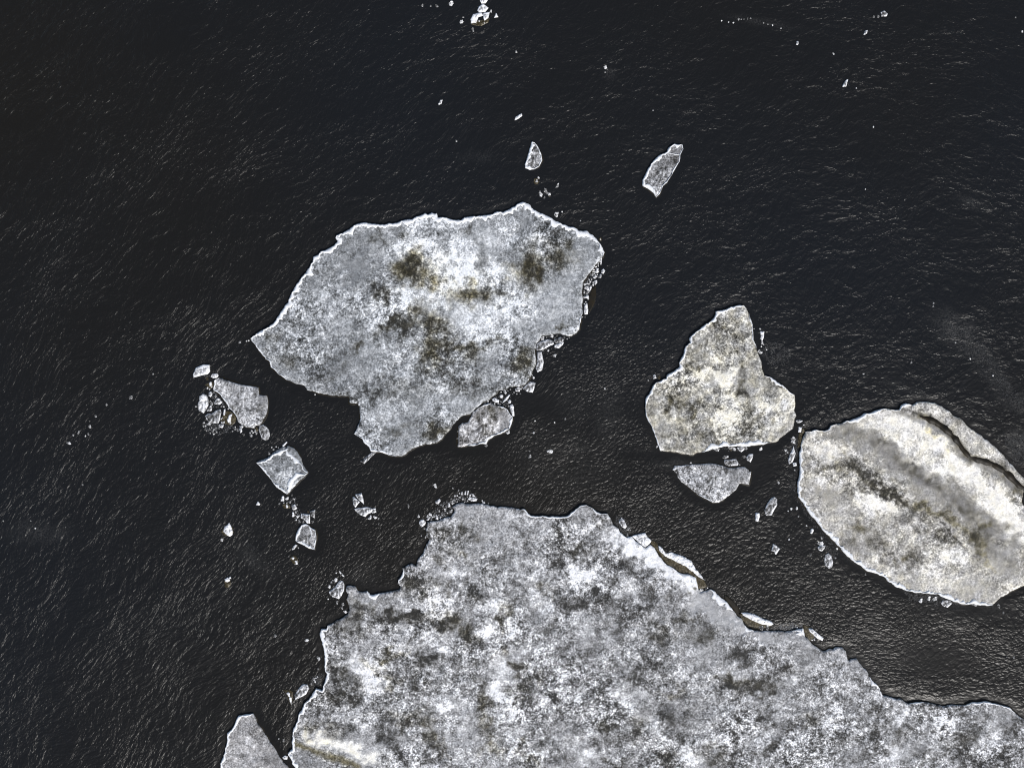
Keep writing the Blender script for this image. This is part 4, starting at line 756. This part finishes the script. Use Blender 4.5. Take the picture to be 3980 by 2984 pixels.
g10 = 'slabs along the upper right edge of the huge bottom floe'
chunk('pale lozenge cracked off the upper right edge of the huge bottom floe', 'w', 'N 708,640 780,620 850,608 870,650 915,690 890,725 851,765 773,704', g10, edge=(3, .1), h=.2)
chunk('leaf-shaped grey chip with white edges on slush above the cracked-off lozenge', 'g', 'N 565,490 595,445 630,480 648,540 635,558 600,545', g10, edge=(2, .4))
r = chunk('long brown waterlogged slab with a snowy crest, leaning on the huge bottom floe', 'o', 'N 905,690 940,690 1000,740 1060,800 1100,830 1180,840 1260,870 1340,910 1370,970 1430,1040 1480,1110 1520,1190 1450,1210 1410,1200 1392,1090 1290,1060 1190,1010 1100,955 1030,880 980,800 920,730', g10,
      caps=['N 988,742 1040,778 1082,826 1120,815 1180,830 1240,850 1340,905 1382,980 1430,1040 1492,1116 1435,1090 1370,1035 1290,968 1220,935 1160,900 1085,872 1040,835 1005,800'], h=.22)
chunk('amber waterlogged ledge below the long brown slab', 'p', 'N 1700,1262 1790,1330 1850,1400 1900,1530 1870,1525 1820,1475 1790,1420 1700,1310', g10)
chunk('second brown slab with a snowy crest, further down the edge of the huge bottom floe', 'o', 'P 130,-8 200,0 290,40 385,75 375,90 330,102 280,108 200,88 150,35', g10, caps=['P 148,-8 200,-8 250,5 300,30 375,58 387,75 365,86 300,76 220,40 170,14'], h=.2)
chunk('brown sunken wedge between the two notches of the huge bottom floe edge', 'o', 'P 600,80 650,95 690,150 665,200 640,190 612,160', g10)
chunk('small white log-shaped slab lying on the dark water off the huge bottom floe', 'w', 'P 640,105 670,110 750,175 740,195 700,175 650,130', g10, h=.22)

g11 = 'brash above the huge bottom floe'
for lab, pl in (('white heart-shaped chip, leftmost in the brash above the huge bottom floe', 'M 360,490 370,470 400,465 430,490 420,520 385,545 355,510'),
    ('pale egg-shaped chip alone above the left end of the brash arc', 'M 530,270 580,240 588,265 560,300 530,290'),
    ('upright pale chip in the middle of the brash arc', 'M 665,300 685,292 690,325 668,335'),
    ('tilted white chip just right of the leftmost heart-shaped chip', 'M 435,470 455,440 482,435 455,476'),
    ('tall white chip on the rim of the huge bottom floe, low in the brash arc', 'M 535,460 540,410 560,440 562,468'),
    ('small white arrowhead chip low in the brash arc', 'M 575,430 600,430 580,455'),
    ('first of three upright white chips on top of the brash arc, from the left', 'M 805,170 825,168 820,200 805,195'),
    ('second of three upright white chips on top of the brash arc, from the left', 'M 845,165 862,160 858,200 842,198'),
    ('third of three upright white chips on top of the brash arc, from the left', 'M 872,158 892,155 880,205 868,203'),
    ('white fan-shaped chip at the top right of the brash arc', 'M 920,190 940,190 960,220 925,215'),
    ('broad streaky plate at the right end of the brash arc', 'M 880,235 920,225 985,240 975,265 920,270 885,250'),
    ('round pale chip beyond the right end of the brash arc', 'M 1035,275 1055,270 1068,285 1050,300 1035,290')):
    chunk(lab, 'w', pl, g11, edge=(2, .05), h=.1, sp=2.6, amp=.6)

# ================================================================== FRAGMENTS (small look-alikes share the label of their cluster)
dots('tiny white ice speck scattered in the open water at the upper left and top', 'specks in the upper open water',
     'E 283,27,14 75,40,9,g 135,45,6,g 180,45,9,g 358,158,11 368,125,6,g 435,205,9,g 440,222,8,g 748,372,7 320,1010,6 1728,792,5')
dots('tiny fragment beside the stacked chunks at the top of the frame', 'crumbs by the top stack', 'E 483,152,7 568,82,8,w 520,168,5')
dots('pale speck drifting in open water right of the top stack', 'specks upper middle', 'E 1387,485,11 1385,518,6,g 1400,500,5,d')
dots('small white speck in the upper right open water', 'specks upper right', 'F 1165,120,9,g 1132,123,7,g 845,385,7 2198,226,7 2150,127,5,g 1133,910,5 1010,632,5 1075,1355,5 1355,1432,5,g')
dots('fine white crumb in the thin line of crumbs at the top right', 'crumb line top right', 'F 165,138,8,g 185,140,5,g 205,137,5,g 230,135,5,g 252,132,5,g 130,165,5,g 95,160,5,g 345,168,5,g 375,175,6,g 410,182,5,g 470,205,5,g 45,150,5,g')
dots('fragment in the small cluster between the teardrop floe and the peak of the largest floe', 'cluster above the peak', 'E 893,1300,19,o,1.3,80 893,1298,9 907,1272,7 958,1365,14,g 918,1378,9 928,1395,11 985,1392,12 970,1380,7,g 1043,1330,10,g,1.8,-60 950,1415,7,g 985,1400,8,o')
dots('small white fragment close to the upper right slope of the largest floe', 'fragments on the upper right slope', 'E 1035,1540,14 1045,1528,7 1078,1517,5 1210,1580,4,g B 2028,635,17,o 2028,635,7')
dots('tiny crumb near the left tip of the largest floe', 'crumbs by the left tip', 'C 88,218,12,g 185,205,7 160,208,6 895,783,8')
dots('tiny white crumb beside the small olive chunk at the upper left of the fan-shaped floe', 'crumbs near the fan, upper', 'G 385,565,13 415,582,13 455,548,10 380,405,24,o 490,635,18,g 450,820,26,g,1.6,60')
dots('white crumb among the brash at the lower left of the fan-shaped floe', 'crumbs near the fan, lower', 'G 665,1155,15 775,1160,20 325,1160,16 400,1185,20,w,1.9,0 318,1225,14 620,880,12 665,885,10,w,2.2,0 740,920,12 180,880,16,g 410,1280,14,g 505,1275,12 860,1270,18,g 905,1300,14,g 1005,1365,20,d 350,1215,8 455,1250,9,g 480,1310,9,g 540,1320,8,g 430,1340,9,g')
scatter('white crumb among the brash at the lower left of the fan-shaped floe', 'crumbs near the fan, lower', 'G 320,1200 560,1195 720,1215 900,1230 940,1300 700,1310 500,1370 340,1300', 16, 1.6, 3.2, 'wgd', 5)
dots('small pale crumb below the notch at the bottom of the fan-shaped floe', 'crumbs below the fan notch', 'G 1140,1298,17 1115,1335,13 1165,1332,11 1135,1378,24,g 1222,1342,20,g 1200,1320,10')
dots('tiny fragment beside the upper left edge of the diamond-shaped floe', 'crumbs above the diamond', 'H 728,128,9 680,172,13,g 755,97,8 708,105,6 780,108,6,g')
dots('white crumb in the trail between the diamond-shaped floe and the shield-shaped floe', 'crumbs below the diamond', 'H 872,655,13,w,1.8,-20 785,712,12,g,1.5,-20 925,618,10,g 940,655,9,g 905,690,12,g 965,803,8,w,1.8,50 985,850,14 1000,838,8 972,885,10 1005,903,14,g 1045,905,13,g 1060,935,8,g 1150,905,14,d 1100,795,12,o 840,700,7,g')
scatter('white crumb in the trail between the diamond-shaped floe and the shield-shaped floe', 'crumbs below the diamond', 'H 900,640 960,660 985,730 1010,790 1010,900 980,900 930,790 850,700', 12, 1.6, 3.4, 'ggd', 9)
dots('small white fragment below the shield-shaped floe or the lone lumps at the left', 'low left crumbs', 'H 890,1275,9,g 170,1100,12 180,1090,7,g 975,1165,8,g 995,1185,6,g')
dots('white crumb at the right end of the fish-shaped chunk', 'crumbs by the fish-shaped chunk', 'H 1820,858,14 1835,852,8 1855,870,7,g 1855,928,8,g 2175,735,10,g,2.2,80 1808,850,6')
dots('white crumb around the heart-shaped chunk', 'crumbs round the heart-shaped chunk', 'Q 360,355,16 380,310,10,g 432,283,16,w,1.5,-50 400,290,6,g 478,205,10,w,1.8,50 502,232,9 435,210,7 440,525,12,g,1.5,70 505,548,15,g 495,585,12,g 530,628,14,w,1.4,0 348,490,7 515,240,6 415,440,5')
dots('white fragment drifting left of the huge bottom floe', 'drifting left of the bottom floe', 'Q 118,930,14,w,1.5,-20 8,100,13 O 745,236,14,g 1080,285,14,w,1.4,-30 1215,485,15 1195,465,10,d 1205,590,11,g 785,1342,6,g 835,1360,13,g')
dots('crumb in the small heap above the oval streaky chunk by the bottom floe', 'heap above the oval chunk', 'O 1162,705,13 1200,675,9 1130,750,12,g 1175,730,10,w 1145,735,9,d 1210,740,10,d 1230,760,10,d 1185,690,6')
scatter('tiny white crumb in the brash strip along the right edge of the largest floe', 'crumbs right of the largest floe', 'B 2030,830 2050,880 2010,940 2005,1000 1970,1060 1950,1130 1925,1200 1880,1240 1850,1240 1850,1130 1880,1060 1930,1000 1975,930', 40, 2.0, 5.0, 'wwg', 21)
dots('tiny white crumb in the brash strip along the right edge of the largest floe', 'crumbs right of the largest floe', 'B 1895,1270,12,w,1.4,80 1860,1470,9,g 1835,1470,7,g 1870,1310,7 1855,1330,6')
dots('crumb of ice in the bay at the lower right of the largest floe', 'crumbs in the lower right bay', 'D 1410,178,14,w,1.6,-45 1508,158,16,w 1465,310,11 1535,365,15 1545,355,8 1310,600,11 1295,575,7,g 1640,165,9,g 1690,170,9,g 1560,150,10,g 1450,165,9,g 1410,310,8 1670,185,7,g 1240,475,9')
dots('crumb in the brash between the largest floe and the speckled tucked-in floe', 'crumbs above the tucked-in floe', 'D 1185,703,9 1165,775,8,g 1010,905,8,g 950,905,9,g 850,870,8,g 820,855,7 790,880,7,g 1040,905,8,g 1060,725,8,g 890,880,6 930,880,6 770,895,6,g 1100,760,6,g 1130,775,6,g')
scatter('crumb in the brash between the largest floe and the speckled tucked-in floe', 'crumbs above the tucked-in floe', 'D 930,745 1040,735 1100,715 1180,720 1080,780 1060,830 1010,900 940,885 850,870 760,900 720,920 820,850', 14, 1.6, 3.2, 'wgd', 31)
dots('lone small fragment on the dark water of the central channel', 'central channel fragments', 'D 1645,1045,12,g 1310,1195,10 1258,1228,9,d 1270,1445,14,g,1.5,-60 1488,1392,16,w,2.2,8 1265,1388,8,g 2075,718,8 800,1325,15,g 1325,1065,7 495,1175,9,g 488,1255,8,g 1535,1082,5 1450,1165,5,d M 240,315,9,g,2.2,80 425,655,10 380,640,5,g')
dots('white chip in the arc of brash above the huge bottom floe', 'brash arc chips', 'M 350,430,14,g 480,412,15 515,430,12 522,400,9,g 485,465,11,g 700,375,13,w,1.9,-35 612,320,11,g 660,395,7,g 710,285,14,g 740,210,10 790,225,9 780,152,9,g 825,247,10 765,210,7 905,205,11 532,102,13,w,1.9,75 510,95,8,g 445,430,12 500,440,8 412,560,13,g 720,130,7,g 1100,290,8,g 1035,262,6 572,378,7,w,3.2,80 625,415,9,g 850,245,8,g 790,185,7,g 590,462,7 700,240,8,g 965,225,9,g 755,240,8,g')
scatter('white chip in the arc of brash above the huge bottom floe', 'brash arc chips', 'M 600,330 700,260 760,230 900,210 990,255 870,285 740,290 700,340 720,370 640,430 560,430', 22, 1.6, 3.4, 'wgg', 41)
dots('white crumb off the upper left shoulder of the triangular floe', 'crumbs left of the triangular floe', 'I 448,1015,17,o 330,1045,7,g J 425,98,10')
dots('white crumb off the right side of the blunt triangular floe', 'crumbs right of the triangular floe', 'I 1530,492,9 1552,642,13,w,1.3,80 1535,743,14,w,1.4,10 1510,735,10 1590,690,8,g 1545,682,6 1570,660,5,g 1525,720,6,g 1465,490,6,g 1600,715,6,g 2000,1522,6')
dots('pale crumb just under the white lower edge of the triangular floe', 'crumbs under the triangular floe', 'J 1255,127,17 1217,105,17,g,1.6,-15 1072,125,20,g,1.4,0 1382,115,15,g 1540,123,17 1150,210,18,g,1.5,0 1180,205,12,w 1220,130,14,o 1360,205,13,g 787,270,9 1130,215,8,d 1045,130,9,g 1310,290,9,g')
dots('small white crumb in the gap between the triangular, wedge and oval floes', 'crumbs in the gap', 'K 185,470,22,g,1.4,80 K 120,565,9 135,580,8 112,560,6,g J 1730,487,12 1865,765,12 1925,760,14 1832,787,6 1942,848,9,g 2030,945,6 1842,1095,6 2075,1262,8,g 1905,350,7,g K 120,592,7,g 200,500,8,g')
dots('white crumb in the brash off the lower left side of the long oval floe', 'crumbs off the oval floe', 'L 435,250,17 420,262,9 405,250,8,g 435,204,9 570,298,7 555,378,9,g 150,215,7 305,97,6,g 818,520,9,g 340,350,7,d 410,240,6')
dots('small white chip in the slush below the underside of the long oval floe', 'chips in the slush under the oval floe', 'L 1375,733,14,w,1.8,-60 1430,735,14,w,1.8,-45 1305,752,14,w,1.8,-50 1770,780,18,g,1.6,15 2028,858,10,g 2058,1245,7,g 2120,1250,9,g 1990,800,14,d')
dots('small crumb on the slush beside the cracked-off lozenge', 'crumbs by the lozenge', 'N 660,565,15,g 655,632,14,g 690,580,6,d 680,560,6,d 1440,1230,20,w,1.2,0 1465,1218,10 1500,1212,10,g 1520,1200,7')
dots('white crumb by the log-shaped slab off the huge bottom floe', 'crumbs by the log-shaped slab', 'P 683,188,7 667,192,5 655,152,6,g 520,95,9,g 545,90,8,g 560,100,7 300,103,16,d 340,103,14,d')
dots('white speck in the wide open water at the left', 'specks left', 'U 1125,318,12,g,1.7,-50 915,380,9,g 822,477,9,g 775,570,11 770,522,7,g 735,650,7 757,632,8,g 593,710,12,w,1.6,10 1317,118,8,g 710,1068,7,g 628,642,7,g 675,620,7,g,2.5,-60 1908,1545,9 305,1443,5 27,1378,6,g 262,1376,6,g 655,690,6,d')
dots('small white speck beyond the far side of the oval floe', 'specks far right', 'T 998,852,11,g 1235,218,10,g 1235,250,9,g 483,975,9 1632,815,7 1878,993,7 1475,640,6,g')

make_fragments()
# ================================================================== BRASH AND SLUSH (uncountable)
bed('brash_ice', 'fine crumbled ice among the larger chips above the huge bottom floe', 'brash ice', 'M 480,395 560,300 700,225 800,165 940,180 1000,250 880,290 760,290 715,330 735,370 690,430 600,465 470,475 440,470', 420, .8, 2.6, seed=3)
bed('brash_ice', 'fine crumbled ice in the strip along the right edge of the largest floe', 'brash ice', 'B 2050,830 2030,900 2015,990 1985,1060 1940,1140 1915,1220 1850,1260 1845,1130 1880,1055 1960,950 2000,890', 260, .8, 2.4, seed=4)
bed('brash_ice', 'fine dark crumbs of ice at the lower left of the fan-shaped floe', 'brash ice', 'G 290,1160 650,1170 900,1200 960,1290 800,1310 600,1380 420,1380 300,1290', 330, .6, 1.8, seed=5)
bed('brash_ice', 'fine crumbs of ice between the chunks left of the fan-shaped floe', 'brash ice', 'G 400,590 490,600 620,700 740,870 760,920 640,930 480,930 400,900 410,720', 200, .6, 1.7, seed=6)
bed('brash_ice', 'fine crumbs along the broken lower right edge of the largest floe', 'brash ice', 'D 1400,160 1560,135 1700,160 1640,230 1560,300 1450,310 1350,330 1330,500 1290,600 1240,640 1310,510 1340,440 1330,300', 220, .7, 2.0, seed=7)
bed('brash_ice', 'fine crumbs between the largest floe and the speckled tucked-in floe', 'brash ice', 'D 560,1010 640,970 720,905 880,800 940,740 1040,735 1170,700 1200,720 1080,800 1050,890 940,900 780,890 700,940 640,1010 560,1080', 300, .7, 2.0, seed=8)
bed('brash_ice', 'crumbled ice trail between the diamond-shaped and shield-shaped floes', 'brash ice', 'H 880,620 960,640 1000,740 1040,810 1080,900 1050,930 970,910 930,800 860,700 760,700 830,620', 200, .7, 2.0, seed=9)
bed('slush_ice', 'grey slush bed under the cracked-off lozenge at the edge of the huge bottom floe', 'slush', 'N 520,420 600,430 680,500 700,600 650,652 580,590 510,500', 520, .8, 2.0, M_FRAZIL, seed=10)
bed('slush_ice', 'round patch of grey slush off the right side of the blunt triangular floe', 'slush', 'I 1590,640 1700,620 1880,720 1850,840 1760,890 1640,900 1545,800 1560,700', 650, .8, 1.9, M_FRAZIL, seed=11)
bed('slush_ice', 'dark slush strip along the left end of the long oval floe', 'slush', 'K 150,760 225,715 215,860 222,950 280,1030 380,1180 420,1240 380,1250 280,1120 200,990 145,900', 800, .8, 2.0, M_FRAZIL, seed=12)
bed('slush_ice', 'dark slush under the lower edge of the long oval floe', 'slush', 'L 1140,650 1300,680 1450,695 1600,760 1700,775 1680,800 1500,790 1400,810 1310,765 1200,765', 800, .8, 2.0, M_FRAZIL, seed=13)
bed('slush_ice', 'thin slush patch off the lower left side of the long oval floe', 'slush', 'L 400,130 520,220 600,300 560,400 470,320 410,300 430,220', 300, .8, 1.8, M_FRAZIL, seed=14)
bed('slush_ice', 'grey slush in the notch before the second brown slab of the bottom floe', 'slush', 'P 380,120 440,72 520,64 600,80 600,108 500,124', 380, .8, 2.2, M_SLUSH, seed=15)
bed('slush_ice', 'dark slush in the gap before the pale spearhead of ice', 'slush', 'K 90,540 170,500 230,440 235,560 215,700 190,640 130,600', 340, .8, 1.9, M_FRAZIL, seed=16)
bed('slush_ice', 'dark slush heaped against the left edge of the huge bottom floe', 'slush', 'O 1120,700 1200,650 1270,640 1270,780 1190,785 1120,765', 260, .8, 2.2, M_FRAZIL, seed=17)
bed('slush_ice', 'grey slush fringe on the upper left shoulder of the huge bottom floe', 'slush', 'Q 310,790 400,730 520,680 575,610 600,660 520,730 430,760 360,800', 330, .8, 2.4, M_SLUSH, seed=18)
bed('slush_ice', 'slush fringe below the small chunks under the triangular floe', 'slush', 'J 860,140 1000,130 1150,105 1400,95 1400,150 1200,150 1130,125 1000,150', 200, .7, 1.8, M_FRAZIL, seed=19)

bed('frazil_ice', 'dim grey-brown smear of sunken slush drifting above the long oval floe', 'slush', 'T 1390,450 1520,450 1700,560 1840,700 1870,800 2000,950 2150,1180 2230,1290 2050,1290 1950,1120 1870,1000 1740,900 1620,820 1550,720 1400,560', 1500, .7, 1.9, M_FRAZIL, seed=20)
bed('frazil_ice', 'dim grey slush patch at the right edge beside the far side of the long oval floe', 'slush', 'K 2030,440 2230,420 2260,700 2130,700 2060,560', 620, .7, 1.9, M_FRAZIL, seed=21)
bed('frazil_ice', 'faint smear of slush left of the heart-shaped chunk', 'slush', 'H 400,1040 520,1130 640,1280 620,1310 500,1230 400,1150', 160, .6, 1.4, M_FRAZIL, seed=22)
# ================================================================== WATER
def axis(lo, hi, step, far):
    v = list(np.arange(lo, hi + .01, step)); s = step; a = v[-1]; b = v[0]
    while a < far: s *= 1.7; a += s; v.append(a); b -= s; v.insert(0, b)
    return np.array(v)
X = axis(-250, 4230, 15, 130000); Y = axis(-250, 3234, 15, 130000)
gx, gy = np.meshgrid(X, Y); PW = np.stack([gx.ravel(), gy.ravel()], 1)
near = np.full(len(PW), 1e9)
for ring in ALL_OUT:
    Rg = np.array(ring)[::2]; x0, y0 = Rg.min(0) - 90; x1, y1 = Rg.max(0) + 90
    idx = np.where((PW[:, 0] > x0) & (PW[:, 0] < x1) & (PW[:, 1] > y0) & (PW[:, 1] < y1))[0]
    if len(idx): near[idx] = np.minimum(near[idx], dist_poly(PW[idx], Rg))
def bl(cx, cy, rx, ry, rot=0):
    a = math.radians(rot); c, s = math.cos(a), math.sin(a); dx = PW[:, 0] - cx; dy = PW[:, 1] - cy
    return np.exp(-(((dx * c + dy * s) / rx) ** 2 + ((-dx * s + dy * c) / ry) ** 2) ** 1.5)
calm = np.clip((near - 3) / 32, .2, 1)
lee = np.maximum.reduce([bl(2300, 1900, 800, 380), bl(1250, 2080, 320, 330), bl(2850, 2200, 420, 330, 30), bl(3300, 2450, 600, 300), bl(1150, 1720, 260, 200), bl(2300, 1450, 330, 260), bl(3900, 2600, 300, 250)])
still = np.maximum.reduce([bl(2950, 1790, 90, 110), bl(1770, 1670, 90, 110, -45), bl(2750, 1760, 330, 28), bl(3600, 2560, 200, 80) * .6, bl(1850, 1720, 90, 60), bl(2080, 1560, 60, 120, -60), bl(3720, 2330, 220, 60, 15)])
strength = calm * (1 - .75 * still)
scum = np.maximum.reduce([bl(3720, 1290, 110, 55, 40), bl(3800, 1360, 140, 35, 50), bl(3880, 1480, 130, 30, 45), bl(3960, 1560, 90, 40, 30), bl(3960, 1720, 70, 60), bl(2980, 90, 150, 12, 10) * .5,
    bl(150, 2070, 110, 45) * .55, bl(990, 2180, 80, 30, 40) * .6, bl(2370, 1620, 60, 120) * .35, bl(2180, 1790, 200, 110, 20) * .35, bl(1850, 610, 60, 20) * .4, bl(2370, 290, 26, 22) * .5, bl(3700, 2380, 120, 40, 10) * .4, bl(3850, 2350, 60, 30) * .4,
    bl(3400, 2210, 200, 25, 25) * .4, bl(2230, 1570, 60, 60) * .35, bl(2630, 1800, 90, 20) * .5, bl(3780, 790, 60, 20, 20) * .7, bl(3400, 2550, 260, 60) * .15, bl(1420, 2230, 60, 50) * .4, bl(3500, 1500, 120, 20, 20) * .25, bl(2950, 1560, 40, 26) * .6])
nx_, ny_ = len(X), len(Y)
ids = np.arange(nx_ * ny_).reshape(ny_, nx_)
q = np.stack([ids[:-1, :-1].ravel(), ids[1:, :-1].ravel(), ids[1:, 1:].ravel(), ids[:-1, 1:].ravel()], 1)
me = bpy.data.meshes.new('water')
me.from_pydata([(wx(a), wy(b), 0) for a, b in PW], [], q.tolist()); me.update()
ca = me.attributes.new('ripple', 'FLOAT_COLOR', 'POINT')
ca.data.foreach_set('color', np.stack([strength, np.clip(lee, 0, 1), scum, np.ones(len(PW))], 1).astype(np.float32).ravel())
me.materials.append(M_WATER)
wo = bpy.data.objects.new('water', me); C.objects.link(wo); wo['kind'] = 'structure'
print('fragments', NF[0], 'objects', len(C.objects))
